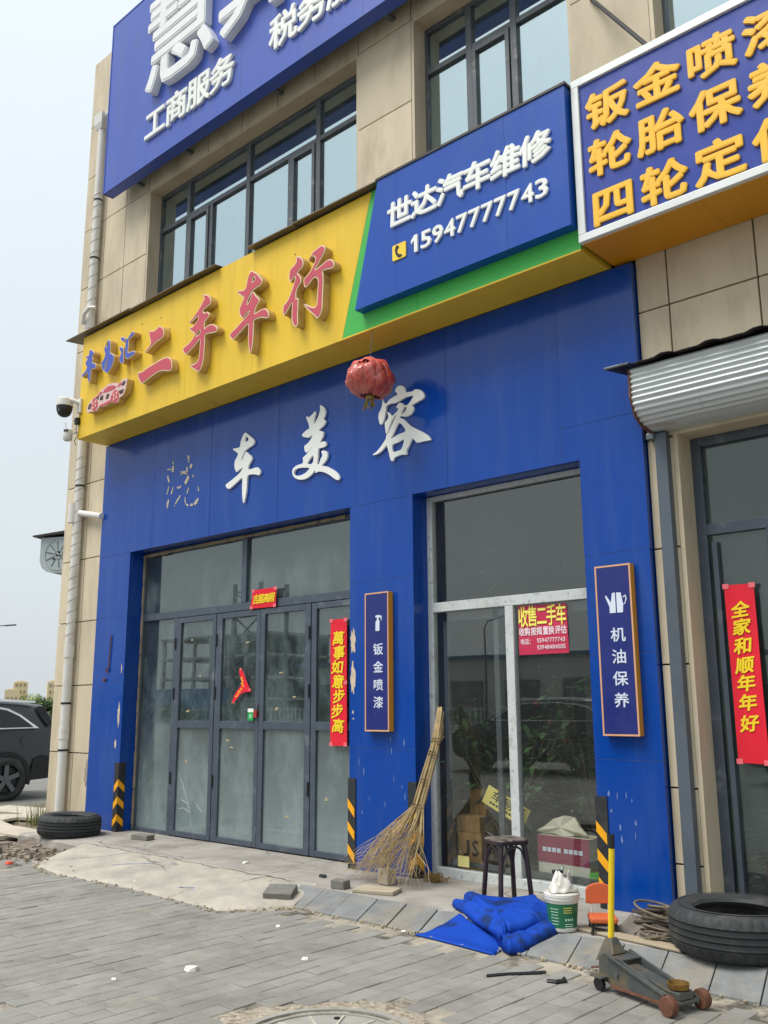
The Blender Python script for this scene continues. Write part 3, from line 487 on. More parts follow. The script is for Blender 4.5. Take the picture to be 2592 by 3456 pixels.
for pts, w in (([(-8.05, -1.15), (-7.75, -.98), (-7.55, -.84)], .018), ([(-7.55, -.84), (-7.4, -.83), (-7.5, -.93)], .012), ([(-6.75, -1.33), (-6.6, -1.25), (-6.52, -1.30)], .014), ([(-6.38, -1.38), (-6.2, -1.22), (-6.15, -1.18)], .014)): crackline(pts, w, PSM, 'paint_smear', .003, None, 5, .003)
WSM = mat('white_scrape', lin('C9C6BE'), .8, var=.2, vscale=25); crackline([(-6.95, -1.02), (-6.75, -.98)], .010, WSM, 'scrape', .003, None, 5, .002)

# ragged mortar crumbs and dark crack along the ramp and kerb foot
mb = MB()
for k in range(420):
    if k < 200: p = rbot(rnd.random())+Vector((rnd.gauss(0, .02), rnd.gauss(-.015, .025)))
    else: p = Vector((rnd.uniform(-5.5, -.5), -1.09+rnd.gauss(0, .03)))
    s = rnd.uniform(.003, .011); a = rnd.uniform(0, 3)
    mb.obox((p.x, p.y, -.098+s*.4), (s*math.cos(a), s*math.sin(a), 0), (-s*math.sin(a)*.7, s*math.cos(a)*.7, 0), (0, rnd.uniform(-.3, .3)*s, s*.6))
mb.build('mortar_crumbs', mat('mortar', lin('B4A78E'), .95, var=.3, vscale=30), kind='stuff', label='loose mortar crumbs along the foot of the ramp and kerb', cat='rubble')
# sloping kerb slabs
x = -5.80
while x < 1.6:
    w = .282+rnd.uniform(-.012, .012); sk = -.06; dz = rnd.uniform(-.004, .004)
    mb = MB(); g = .0035; n = len(mb.v)
    a = [(x+g+sk*.0, -.785, .002+dz), (x+w-g, -.785, .002-dz), (x+w-g-sk, -1.075, -.092-dz), (x+g-sk, -1.075, -.092+dz)]
    mb.v = a+[(p[0], p[1], p[2]-.055) for p in a]
    mb.f = [(0, 1, 2, 3), (7, 6, 5, 4), (0, 4, 5, 1), (1, 5, 6, 2), (2, 6, 7, 3), (3, 7, 4, 0)]
    mb.build('kerb_slab', SLAB, pav, bevel=.003)
    x += w
MB().box(-5.85, 2.1, -1.06, -.80, -.185, -.118).build('kerb_bed', SAND, pav)
MB().quad((-5.85, -.80, -.05), (2.1, -.80, -.05), (2.1, -1.07, -.14), (-5.85, -1.07, -.14)).build('kerb_mortar', mat('kerb_mortar', lin('5A564E'), .95), pav)
# rough dirt beyond the apron at the corner of the building
mb = MB(); nx, ny = 60, 44
for i in range(nx):
    for j in range(ny):
        x = -15.2+6.9*i/(nx-1); y = -2.6+4.2*j/(ny-1)
        e = min(1, max(0, (x+15.2)/.8))*min(1, max(0, (-8.3-x)/.7))*min(1, max(0, (y+2.6)/1.3))
        q = random.Random(i*100+j)
        z = -.21+e*(.11+.045*wob(x*1.3+y)+.03*wob(y*2.3-x)+q.uniform(-.012, .014))
        if y > -1.0 and x > -10.7: z = min(z, -.03)
        if x > -9.6 and y < -1.3: z = min(z, -.13)
        mb.v.append((x, y, z))
for i in range(nx-1):
    for j in range(ny-1): mb.f.append((i*ny+j, (i+1)*ny+j, (i+1)*ny+j+1, i*ny+j+1))
mb.build('dirt_verge', DIRT, kind='structure', smooth='all')

# ------------------------------------------------------------------ building
B = thing('shop_building', 'two storey beige tiled building with blue clad shop front', 'building', (-5, .3, 0))
def bb(mb, name, m, parent=None, **k): return mb.build(name, m, parent or B, **k)
wall = MB()
for x0, x1, z0, z1 in [(-11.55, -9.79, -.2, 3.29), (-6.03, -5.243, -.2, 3.29), (-3.535, -2.79, -.2, 3.29), (1.2, 3.2, -.2, 3.29), (-11.55, -2.79, 3.29, 6.33), (-2.79, 3.2, 3.36, 6.33), (1.2, 3.2, 3.29, 3.36),
                       (-11.55, -9.88, 6.33, 8.2), (-5.98, -5.24, 6.33, 8.2), (-3.44, -2.73, 6.33, 8.2), (-.9, 3.2, 6.33, 8.2), (-11.55, 3.2, 8.2, 11.0)]:
    wall.box(x0+.004, x1-.004, .10, .42, z0, z1)
wall = bb(wall, 'wall', JOINT)
def tiles(xs, zs, skip=None, y0=.06, y1=.104, g=.006):
    for a, b in zip(xs[:-1], xs[1:]):
        for c, d in zip(zs[:-1], zs[1:]):
            if skip and skip((a+b)/2, (c+d)/2): continue
            dy = rnd.uniform(-.0015, .0015)
            MB().box(a+g, b-g, y0+dy, y1, c+g, d-g).build('wall_tile', TILE, wall, bevel=.003)
zl = [-.15, .343, .84, 1.675, 2.50, 3.316, 4.332, 5.32]
zL = [-.15, .02, .848, 1.68, 2.49, 3.312, 4.334, 5.32, 6.32, 7.283, 8.2, 9.05, 9.9, 11.0]
tiles([-11.55, -10.962, -10.495], zL[:9])
tiles([-11.55, -10.965, -10.43, -9.88], zL[8:])
xs = [-9.88+.643*k for k in range(20)]
tiles([-9.88, -9.235, -8.585, -7.93, -7.285, -6.65, -5.98, -5.24], [8.2, 9.05, 9.9, 11.0])
tiles([-5.24+.6*k for k in range(4)]+[-2.73+.61*k for k in range(0, 7)], [8.2, 9.05, 9.9, 11.0])
tiles([-5.98, -5.24], [6.32, 7.286, 8.2]); tiles([-3.44, -2.73], [6.32, 7.32, 8.2]); tiles([-.9, -.2, .5, 1.2], [6.32, 7.32, 8.2])
tiles([-9.88+.65*k for k in range(7)], [5.9, 6.32])
tiles([-2.998, -2.793], zl[:6]); tiles([-2.998, -2.747, -2.087, -1.43, -.77, -.11, .55, 1.2], [3.32, 4.332, 4.80])
tiles([1.2, 1.9], zl[:6])
tiles([-2.998, -2.087, -1.43, -.77, -.11, .55, 1.2], [6.17, 6.32])
# weathered plaster reveals of the upper windows and of the right-hand shop opening
def reveal(x0, x1, z0, z1, y0=.066, y1=.30, t=.03, nm='window_reveal', m=TILE):
    bb(MB().box(x0-.004, x0+t, y0, y1, z0, z1), nm, m); bb(MB().box(x1-t, x1+.004, y0, y1, z0, z1), nm, m)
    bb(MB().box(x0+t, x1-t, y0, y1, z1-t, z1+.004), nm, m)
for x0, x1 in ((-9.88, -5.98), (-5.24, -3.44), (-2.73, -.9)):
    reveal(x0, x1, 6.33, 8.2); bb(MB().box(x0, x1, .07, .30, 6.30, 6.345), 'window_sill', TILE)
reveal(-2.792, 1.2, 0, 3.36, .066, .34, .03, 'shop_reveal')
# rough mortar smeared round the window frames
def smear(pts, w, y, nm='mortar_smear', n=26):
    mb = MB()
    for a, b in zip(pts[:-1], pts[1:]):
        a, b = Vector(a), Vector(b)
        for k in range(n):
            p = a.lerp(b, (k+rnd.random())/n); s = rnd.uniform(.3, 1)*w; d = (b-a).normalized()*(b-a).length/n*.8
            mb.obox((p.x, y-rnd.uniform(0, .004), p.y), (d.x, 0, d.y), (-d.y/d.length*s, 0, d.x/d.length*s), (0, .006, 0))
    return bb(mb, nm, PLAST)
smear([(-9.84, 6.6), (-9.84, 8.155), (-6.1, 8.155)], .022, .255); smear([(-5.2, 6.5), (-5.2, 8.16), (-3.5, 8.16)], .022, .255)
smear([(-2.75, .1), (-2.75, 3.3), (-1.5, 3.3)], .02, .29)

def window(x0, x1, z0, z1, y, mull, trans, casements, m=ALU2, gl=GL_UP, fw=.05):
    w = bb(MB().box(x0, x0+fw, y, y+.07, z0, z1).box(x1-fw, x1, y, y+.07, z0, z1).box(x0+fw, x1-fw, y, y+.07, z1-fw, z1).box(x0+fw, x1-fw, y, y+.07, z0, z0+fw), 'window', m, bevel=.004)
    ed = [x0+fw/2]+mull+[x1-fw/2]
    for x in mull: MB().box(x-.035, x+.035, y-.006, y+.068, z0+fw, z1-fw).build('mullion', m, w, bevel=.004)
    for a, b in zip(ed[:-1], ed[1:]):
        l, r = a+(.025 if a == ed[0] else .035), b-(.025 if b == ed[-1] else .035)
        MB().box(l, r, y-.003, y+.066, trans-.03, trans+.03).build('transom', m, w, bevel=.004)
        MB().box(l, r, y+.03, y+.036, trans+.03, z1-fw).build('pane', gl, w)
        c = [q for q in casements if l < q[0] < r or l < q[1] < r]
        if c:
            ca, cb, s = c[0]
            if s > 0: l2, r2 = l, cb; MB().box(cb, cb+.06, y-.002, y+.065, z0+fw, trans-.03).build('mullion', m, w); o2 = (cb+.06, r)
            else: l2, r2 = ca, r; MB().box(ca-.06, ca, y-.002, y+.065, z0+fw, trans-.03).build('mullion', m, w); o2 = (l, ca-.06)
            MB().box(*o2, y+.03, y+.036, z0+fw, trans-.03).build('pane', gl, w)
            fr = .045; a0, a1 = l2+.008, r2-.008; zt = trans-.04
            MB().box(a0, a0+fr, y-.02, y+.05, z0+fw, zt).box(a1-fr, a1, y-.02, y+.05, z0+fw, zt).box(a0+fr, a1-fr, y-.02, y+.05, zt-fr, zt).build('casement', m, w, bevel=.004)
            MB().box(a0+fr, a1-fr, y+.015, y+.021, z0+fw, zt-fr).build('pane', gl, w)
        else:
            MB().box(l, r, y+.03, y+.036, z0+fw, trans-.03).build('pane', gl, w)
    return w
window(-9.87, -5.99, 6.34, 8.17, .24, [-9.215, -8.0, -6.775], 7.645, [(-9.18, -8.755, 1), (-7.215, -6.81, -1)])
window(-5.23, -3.45, 6.34, 8.17, .24, [-4.655, -4.14], 7.66, [(-4.62, -4.20, -1)])
window(-2.72, -.91, 6.34, 8.17, .24, [-2.1, -1.5], 7.66, [])
def curtain(x0, x1, z0, z1, y, nf=9, amp=.03):
    mb = MB(); n = nf*8
    for i in range(n+1):
        x = x0+(x1-x0)*i/n; yy = y+amp*math.sin(i/n*nf*2*math.pi)+.01*math.sin(i*1.7)
        mb.v += [(x, yy, z1), (x+.01*math.sin(i*.9), yy*1.0+.004, z0)]
    for i in range(n): mb.f.append((2*i, 2*i+1, 2*i+3, 2*i+2))
    bb(mb, 'curtain', CURT, smooth='all')
curtain(-9.85, -9.0, 6.3, 8.25, .42); curtain(-3.95, -3.47, 6.3, 8.25, .40); curtain(-2.66, -2.2, 6.3, 8.25, .42, 7)
# rooms
rm = MB()
for x0, x1, z0, z1, y1 in ((-10.3, -5.62, .004, 3.7, 6), (-5.58, -2.98, .004, 3.7, 4.2), (-2.9, 1.2, .004, 3.7, 6), (-10.6, -5.63, 6.2, 8.5, 5), (-5.58, -2.9, 6.2, 8.5, 5), (-2.85, 1.2, 6.2, 8.5, 5)):
    rm.quad((x0, y1, z0), (x1, y1, z0), (x1, y1, z1), (x0, y1, z1)).quad((x0, .43, z0), (x0, y1, z0), (x0, y1, z1), (x0, .43, z1)).quad((x1, .43, z0), (x1, y1, z0), (x1, y1, z1), (x1, .43, z1))
    rm.quad((x0, .30, z0), (x1, .30, z0), (x1, y1, z0), (x0, y1, z0)).quad((x0, .43, z1), (x1, .43, z1), (x1, y1, z1), (x0, y1, z1))
bb(rm, 'room_walls', ROOM)
# outer side wall running back from the obtuse corner, roof and rear
dv = Vector((-.45, .893)); c0 = Vector((-11.55, .10)); c1 = c0+dv*14
sw = MB(); sw.v = [(c0.x, c0.y, -.2), (c1.x, c1.y, -.2), (c1.x+.3, c1.y, -.2), (c0.x+.3, c0.y+.32, -.2)]; sw.v += [(x, y, 11.0) for x, y, z in sw.v]
sw.f = [(0, 1, 5, 4), (1, 2, 6, 5), (2, 3, 7, 6), (3, 0, 4, 7), (4, 5, 6, 7), (3, 2, 1, 0)]
bb(sw, 'side_wall', mat('side_render', lin('B9BDC0'), .9, var=.06))
rf = MB(); rf.v = [(-11.5, .15, 10.6), (3.2, .15, 10.6), (3.2, 14, 10.6), (c1.x, c1.y, 10.6)]; rf.v += [(x, y, 10.75) for x, y, z in rf.v]
rf.f = [(0, 1, 2, 3), (4, 5, 6, 7), (0, 1, 5, 4), (1, 2, 6, 5), (2, 3, 7, 6), (3, 0, 4, 7)]
bb(rf, 'roof', CONC); bb(MB().box(3.2, 3.4, .06, 14, -.2, 11).box(-17, 3.2, 13.8, 14, -.2, 11), 'rear_wall', TILE)

# ---------------- blue aluminium cladding of the shop front, one panel per sheet
def panel(boxes, **k):
    mb = MB()
    for x0, x1, z0, z1 in boxes: mb.box(x0, x1, 0, .052, z0, z1)
    return mb
g = .0022
bk = MB()
for x0, x1, z0, z1 in ((-10.485, -9.80, .0, 3.262), (-6.02, -5.25, 0, 3.262), (-3.525, -3.005, 0, 3.262), (-10.485, -3.005, 3.266, 4.74)): bk.box(x0, x1, .004, .099, z0, z1)
bb(bk, 'cladding_backing', CAULK)
vx = [-10.492, -9.345, -8.227, -7.08, -5.95, -4.835, -3.69]
def clad(x0, x1, z0, z1): bb(MB().box(x0+g, x1-g, rnd.uniform(-.0012, .0008), .05, z0+g, z1-g), 'cladding_panel', BLUE)
for a, b in zip(vx[:-1], vx[1:]): clad(a, b, 3.258, 4.738)
clad(-3.69, -3.0, 3.54, 4.738)
for x0, x1, zz in ((-10.492, -9.79, [0, .917, 1.712, 2.484, 3.258]), (-6.03, -5.243, [0, 1.038, 1.783, 2.527, 3.258]), (-3.535, -3.0, [0, 1.015, 1.764, 2.504])):
    for a, b in zip(zz[:-1], zz[1:]): clad(x0, x1, a, b)
bb(MB().prism([(-3.69+g, 3.26), (-3.535+g*0, 3.26), (-3.535, 2.504+g), (-3.0, 2.504+g), (-3.0, 3.54-g), (-3.69+g, 3.54-g)], 0, .05), 'cladding_panel', BLUE)
for x in (-9.793, -5.246, -3.003): bb(MB().box(x-.02, x, .051, .30 if x < -4 else .099, 0, 3.262 if x < -4 else 4.738), 'reveal_panel', BLUE)
for x in (-6.027, -3.532): bb(MB().box(x, x+.02, .051, .30, 0, 3.262), 'reveal_panel', BLUE)
for x0, x1 in ((-9.80, -6.02), (-5.25, -3.525)): bb(MB().box(x0, x1, .051, .235, 3.262, 3.285), 'lintel_panel', BLUE)
# scuffs where the paint has been knocked off
def scuff(x, z, w, h, m=SCRATCH, y=-.0016, nm='paint_chip', seed=1, parent=None):
    q = random.Random(seed); pts = []
    for k in range(22):
        a = 2*math.pi*k/22; rr_ = q.uniform(.55, 1.05)
        pts.append((x+w/2*rr_*math.cos(a)*(1 if math.sin(a) < .3 else .8), z+h/2*rr_*math.sin(a)))
    me = outline_mesh(nm, [pts], .001, sub=2, origin=parent_origin(B), y=y)
    link(nm, me, m, parent or B)
scuff(-9.86, 1.33, .055, .34, seed=3); scuff(-9.85, 1.86, .03, .12, seed=4); scuff(-9.90, .98, .05, .12, seed=14)
scuff(-5.985, 1.98, .075, .27, seed=5); scuff(-5.985, 1.66, .07, .35, SCRATCH, seed=6); scuff(-5.985, 1.35, .03, .04, seed=7); scuff(-5.98, 1.29, .02, .025, seed=8)
for k in range(11):
    scuff(rnd.uniform(-5.95, -5.35), rnd.uniform(.25, 1.15), rnd.uniform(.006, .014), rnd.uniform(.03, .09), CAULK, seed=20+k)
for k in range(9):
    scuff(rnd.uniform(-3.5, -3.2), rnd.uniform(.45, .85), rnd.uniform(.008, .022), rnd.uniform(.02, .07), CAULK, seed=60+k)
# ---------------- folding door bay
y0 = .20
bay = bb(MB().box(-9.79, -9.745, y0, y0+.07, .03, 3.258).box(-9.745, -6.03, y0, y0+.07, 3.212, 3.258).box(-9.745, -6.03, y0, y0+.07, 2.42, 2.505).box(-9.745, -9.055, y0, y0+.07, .0, .045).box(-9.10, -9.055, y0, y0+.07, .045, 2.42), 'door_frame', ALU, bevel=.004)
MB().box(-7.88, -7.797, y0-.004, y0+.066, 2.505, 3.212).build('mullion', ALU, bay, bevel=.004)
for x0, x1, z0, z1 in ((-9.745, -7.88, 2.505, 3.212), (-7.797, -6.03, 2.505, 3.212), (-9.745, -9.10, .045, 2.42)):
    MB().box(x0, x1, y0+.03, y0+.036, z0, z1).build('pane', GL_DOOR, bay)
led = [-9.052, -8.289, -7.535, -6.755, -6.0]
for k in range(4):
    a, b = led[k]+.004, led[k+1]-.004; yy = y0-.012+(.004 if k % 2 else 0)
    sl, sr = (.115, .062) if k in (0, 1) else (.08, .08)
    if k == 1: sl, sr = .112, .062
    lf = bb(MB().box(a, a+sl*.9, yy, yy+.05, .012, 2.412).box(b-sr, b, yy, yy+.05, .012, 2.412).box(a+sl*.9, b-sr, yy, yy+.05, 2.352, 2.412).box(a+sl*.9, b-sr, yy, yy+.05, .012, .066).box(a+sl*.9, b-sr, yy, yy+.05, 1.172, 1.252), 'door_leaf', ALU, bevel=.004)
    for z0, z1 in ((.066, 1.172), (1.252, 2.352)):
        MB().box(a+sl*.9, b-sr, yy+.022, yy+.028, z0, z1).build('pane', GL_DOOR, lf)
    for _ in range(4):
        tx, tz = rnd.uniform(a+.15, b-.12), rnd.choice((rnd.uniform(.3, 1.1), rnd.uniform(1.3, 2.2))); tw = rnd.uniform(.012, .03)
        MB().obox((tx, yy+.0205, tz), (tw, 0, rnd.uniform(-.004, .004)), (0, .0008, 0), (0, 0, rnd.uniform(.006, .014))).build('tape_remnant', mat('tape_remnant', lin('A79C7C'), .7, var=.2, vscale=30), lf)
    if k == 0:
        for pts in ([(-8.86, .62), (-8.78, .50), (-8.72, .36), (-8.69, .28), (-8.66, .1)], [(-8.69, .28), (-8.80, .31), (-8.90, .30)], [(-8.69, .28), (-8.58, .38), (-8.47, .29)], [(-8.72, .36), (-8.84, .40)]):
            MB().tube([(x+rnd.gauss(0, .006), yy+.0215, z) for x, z in pts], .0018, 4).build('glass_crack', mat('glass_crack', lin('C4CCC8'), .5), lf)
    for z in (.62, 1.55, 2.12):
        if k in (0, 1): MB().tube([(a+.012, yy-.006, z-.065), (a+.012, yy-.006, z+.065)], .010, 8).build('hinge', BLACKP, lf, smooth=True)
        if k == 2: MB().tube([(b-.012, yy-.006, z-.065), (b-.012, yy-.006, z+.065)], .010, 8).build('hinge', BLACKP, lf, smooth=True)
smear([(-9.77, .05), (-9.77, 3.22), (-6.3, 3.235)], .02, .198, n=40)
# ---------------- display window with chipped white frame
win = bb(MB().box(-5.26, -5.19, y0, y0+.06, .0, 3.258).box(-3.62, -3.54, y0, y0+.06, 0, 3.258).box(-5.19, -3.62, y0, y0+.06, 3.215, 3.258).box(-5.19, -3.62, y0-.006, y0+.06, 2.208, 2.292).box(-5.19, -3.62, y0-.01, y0+.06, .0, .078), 'shop_window', WPAINT, bevel=.004)
MB().box(-4.421, -4.34, y0-.004, y0+.058, .078, 2.208).build('mullion', WPAINT, win, bevel=.004)
for x0, x1, z0, z1 in ((-5.19, -3.62, 2.292, 3.215), (-5.19, -4.421, .078, 2.208), (-4.34, -3.62, .078, 2.208)):
    MB().box(x0, x1, y0+.03, y0+.036, z0, z1).build('pane', GL_SHOP, win)
for x in (-5.14, -4.60): MB().box(x, x+.05, y0+.08, y0+.12, .08, 2.2).build('sliding_stile', ALU2, win)
bb(MB().box(-5.14, -3.6, y0+.08, y0+.11, 2.13, 2.2).box(-5.09, -3.6, y0+.08, y0+.11, .09, .13), 'sliding_rail', ALU2)
# ---------------- right-hand shop front
yr = .28
rs = bb(MB().box(-2.765, -2.69, yr, yr+.07, 0, 3.33).box(-2.69, 1.19, yr, yr+.07, 3.26, 3.33).box(-2.69, 1.19, yr, yr+.07, 2.595, 2.675).box(-2.27, -2.19, yr+.002, yr+.068, 0, 2.595).box(-1.5, -1.42, yr, yr+.068, .0, 3.26).box(-2.69, 1.19, yr+.001, yr+.066, 0, .10), 'shop_door_frame', ALU, bevel=.004)
for x0, x1, z0, z1 in ((-2.69, -1.5, 2.675, 3.26), (-2.69, -2.27, .1, 2.595), (-2.19, -1.5, .1, 2.595), (-1.42, 1.19, .1, 2.595), (-1.42, 1.19, 2.675, 3.26)):
    MB().box(x0, x1, yr+.03, yr+.036, z0, z1).build('pane', GL_R, rs)
MB().box(-2.655, -2.62, yr-.008, yr+.03, .12, 2.54).build('door_stile', ALU, rs)
# ------------------------------------------------------------------ signs
def ol(name, key, depth, m, parent, y, ins=0., sub=3):
    me = outline_mesh(name, OUT[key], depth, ins, sub, parent_origin(parent), y)
    return link(name, me, m, parent)
BROWN = mat('brown_flashing', lin('6E6252'), .5, metal=.3, var=.12, vscale=3)
# yellow used-car sign
S = thing('yellow_shop_sign', 'long yellow and green sign box with raised red characters and a car emblem', 'sign', (-6.8, -.2, 4.75))
ys = [-10.482, -9.35, -8.2, -7.03]
for a, b in zip(ys[:-1], ys[1:]): MB().box(a+.0015, b-.0015, -.42, -.40, 4.757, 6.115).build('face_panel', YELLOW, S)
MB().prism([(-7.0285, 4.757), (-5.722, 4.757), (-5.344, 6.115), (-7.0285, 6.115)], -.42, -.40).build('face_panel', YELLOW, S)
MB().prism([(-5.718, 4.757), (-4.80, 4.757), (-4.80, 6.115), (-5.340, 6.115)], -.42, -.40).build('green_panel', GREEN, S)
MB().box(-4.797, -3.19, -.42, -.40, 4.757, 6.115).build('green_panel', GREEN, S)
so_x = [-10.482, -9.4, -8.3, -7.2, -6.1, -5.0, -3.9, -3.19]
for a, b in zip(so_x[:-1], so_x[1:]): MB().box(a+.001, b-.001, -.42, -.004, 4.742+rnd.uniform(0, .0015), 4.757).build('soffit_panel', YELLOW, S)
MB().box(-10.482, -10.46, -.399, .05, 4.758, 6.11).build('end_panel', YELLOW, S)
MB().box(-3.21, -3.19, -.399, .05, 4.758, 6.11).build('end_panel', YELLOW, S)
MB().box(-10.45, -3.22, -.395, -.02, 6.09, 6.11).build('top_panel', BROWN, S)
for x0, x1, t in ((-10.80, -9.30, .018), (-9.31, -8.15, .0), (-8.16, -7.62, .012), (-7.07, -6.35, .016), (-6.36, -5.20, .02)):
    mb = MB(); za, zb = 6.118+t, 6.125+rnd.uniform(0, .012)
    mb.v = [(x0, -.50, za), (x1, -.50, zb), (x1, .05, zb+.05), (x0, .05, za+.05)]; mb.v += [(x, y, z+.012) for x, y, z in mb.v]
    mb.f = [(0, 1, 2, 3), (4, 5, 6, 7), (0, 1, 5, 4), (1, 2, 6, 5), (2, 3, 7, 6), (3, 0, 4, 7)]
    mb.build('flashing', BROWN, S)
PINKR = mat('red_letter_face', lin('C24A58'), .5, var=.06, vscale=5)
LSIDE = mat('letter_return', lin('C2A468'), .5, var=.12, vscale=6, dirt=lin('8E7440'), dscale=7)
BLUEL = mat('blue_letter_face', lin('4257B4'), .5, var=.08, vscale=8)
def channel(keys, face, nm):
    for i, k in enumerate(keys):
        p = ol(nm, k, .085, LSIDE, S, -.51+.0)                # deep return
        ol('letter_edge', k, .004, CREAM, p, -.515)
        ol('letter_face', k, .004, face, p, -.519, ins=.013 if face is PINKR else .009)
channel(['er', 'er2', 'shou', 'che', 'hang', 'hang2'], PINKR, 'red_character'); channel(['che_b', 'yi_b', 'hui_b', 'hui_b2', 'hui_b3'], BLUEL, 'blue_character')
em = ol('car_emblem', 'emb', .085, LSIDE, S, -.51)
ol('emblem_face', 'emb', .004, mat('pale_pink_face', lin('D9B7B4'), .5, var=.06, vscale=9), em, -.515)
for k in ('emb_cab', 'emb_tail', 'emb_sill', 'emb_bon', 'emb_r0', 'emb_r1'): ol('emblem_detail', k, .004, PINKR, em, -.519, sub=2)
for i in range(6): ol('emblem_window', 'emb_w%d' % i, .003, mat('emblem_dark', lin('3A2F26'), .6), em, -.518, sub=1)
for k in ('emb_r0', 'emb_r1'):
    c = OUT[k][0]; cx = sum(p[0] for p in c)/12; cz = sum(p[1] for p in c)/12
    for dx in (-.028, .028):
        for dz in (-.022, .03): MB().obox((cx+dx, -.5205, cz+dz+dx*.25), (.011, 0, .003), (0, .002, 0), (0, 0, .014)).build('wheel_mark', CREAM, em)
for k in range(14):
    x, z = rnd.uniform(-10, -6), rnd.uniform(5.0, 5.95)
    MB().obox((x, -.4215, z), (.006, 0, 0), (0, .002, 0), (0, 0, .006)).build('rivet', BLACKP, S)
# blue repair sign box
T = thing('blue_repair_sign', 'blue box sign with white characters and phone number above green strip', 'sign', (-4.3, -.47, 4.92))
SBLUE = mat('sign_blue', (.004, .066, .38), .3, spec=.45, var=.05, vscale=1, rvar=.05, dirt=(.02, .085, .34), dscale=2.4, dlo=.5, dhi=.85, stretch=(3, 1, .3), bmp=.25, bscale=2.2, bdist=.01)
bx = [(-5.456, -5.17), (-4.945, -4.945), (-3.772, -3.772), (-3.203, -3.203)]
for (b0, t0), (b1, t1) in zip(bx[:-1], bx[1:]):
    MB().prism([(b0+.001, 4.922), (b1-.001, 4.922), (t1-.001, 6.105), (t0+.001, 6.105)], -.525, -.4205).build('face_panel', SBLUE, T)
MB().prism([(-5.19, 6.106), (-3.19, 6.106), (-3.19, 6.128), (-5.19, 6.128)], -.535, -.15).build('flashing', mat('dark_flashing', lin('3E3A36'), .5, metal=.3), T)
for i, ch in enumerate('世达汽车维修'): letter(ch, -4.893+.2835*i, 5.672, .248, .235, -.5255, WHITE, T, .032, .012, .022, shear=.04)
for i, ch in enumerate('15947777743'):
    w = 1.42/11; x = -4.79+w*i
    letter(ch, 0, 0, 0, 0, -.5255, WHITE, T, .02, .012, .02, fit=(x+(.030 if ch == '1' else .008), x+w-(.028 if ch == '1' else .004), 5.23, 5.39))
ic = MB().prism([(-4.985, 5.245), (-4.975, 5.235), (-4.838, 5.235), (-4.828, 5.245), (-4.828, 5.372), (-4.838, 5.382), (-4.975, 5.382), (-4.985, 5.372)], -.536, -.5256).build('phone_icon', mat('icon_yellow', lin('F2CE3A'), .5), T)
me = outline_mesh('handset', [[(-4.935, 5.37), (-4.915, 5.365), (-4.905, 5.345), (-4.92, 5.33), (-4.925, 5.305), (-4.905, 5.28), (-4.885, 5.275), (-4.87, 5.26), (-4.885, 5.248), (-4.91, 5.25), (-4.935, 5.275), (-4.95, 5.31), (-4.95, 5.345)]], .002, sub=3, origin=parent_origin(ic), y=-.539)
link('handset', me, BLACKP, ic)
# right-hand sign with yellow characters
U = thing('blue_service_sign', 'wide blue sign with yellow characters in a white aluminium frame', 'sign', (-1, -.2, 4.78))
FBLUE = mat('banner_blue', (.02, .05, .33), .3, spec=.45, var=.06, vscale=1.4, rvar=.08, dirt=(.05, .09, .33), dscale=1.1, dlo=.55, dhi=.8)
WAL = mat('white_aluminium', lin('DDE0DE'), .35, metal=.1, var=.03)
MB().box(-3.115, 2.0, -.448, -.43, 4.842, 6.075).build('face_panel', FBLUE, U)
MB().box(-3.178, 2.06, -.47, -.41, 4.78, 4.84).box(-3.178, 2.06, -.47, -.41, 6.077, 6.14).box(-3.178, -3.117, -.47, -.41, 4.841, 6.076).box(2.0, 2.06, -.47, -.41, 4.841, 6.076).build('frame', WAL, U, bevel=.004)
MB().box(-3.17, 2.05, -.429, -.05, 6.10, 6.13).build('top_panel', WAL, U)
for a, b in ((-3.16, -2.25), (-2.25, -1.3), (-1.3, -.3), (-.3, .8), (.8, 2.04)): MB().box(a+.001, b-.001, -.43, .052, 4.772+rnd.uniform(0, .001), 4.785).build('soffit_panel', ORANGE, U)
YLET = mat('yellow_letter', lin('F5BE28'), .5, var=.04)
for r, row in enumerate(('钣金喷漆', '轮胎保养', '四轮定位')):
    for i, ch in enumerate(row): letter(ch, -2.885+.40*i, (5.793, 5.40, 4.995)[r], .30, .275, -.4485, YLET, U, .032, .014, .02)
# strut that props the right-hand sign
MB().tube([(-3.23, .05, 7.26), (-2.545, -.42, 6.145)], .018, 8).build('sign_strut', BLACKP, smooth=True, label='thin black steel rod propping the top of the yellow lettered sign', cat='rod')
# upper accounting sign
V = thing('upper_blue_sign', 'big violet blue sign box with tall white characters on the upper storey', 'sign', (-7, -.2, 8.28))
VBLUE = mat('vinyl_blue', (.05, .10, .44), .4, spec=.4, var=.06, vscale=.8, rvar=.06, dirt=(.08, .12, .36), dscale=2.2, dlo=.5, dhi=.85, stretch=(2.6, 1, .3), bmp=.25, bscale=2, bdist=.01)
xs = [-10.51+.98*k for k in range(8)]
for a, b in zip(xs[:-1], xs[1:]): MB().box(a+.0012, b-.0012, -.25, -.235, 8.29, 10.9).build('face_panel', VBLUE, V)
MB().box(-10.52, -3.65, -.256, -.10, 8.27, 8.289).box(-10.52, -3.65, -.256, -.10, 10.901, 10.92).box(-10.53, -10.511, -.256, -.10, 8.27, 10.92).box(-3.649, -3.63, -.256, -.10, 8.27, 10.92).build('frame', VBLUE, V)
MB().box(-10.5, -3.66, -.234, -.10, 8.295, 10.89).build('backing', mat('sign_back', lin('5C6478'), .7), V)
GWH = mat('grey_white_letter', lin('E4E6E6'), .5, var=.05)
for i, ch in enumerate('慧算账'): letter(ch, -8.74+1.56*i, 9.86, 1.30, 1.36, -.251, GWH, V, .018, .016, .11)
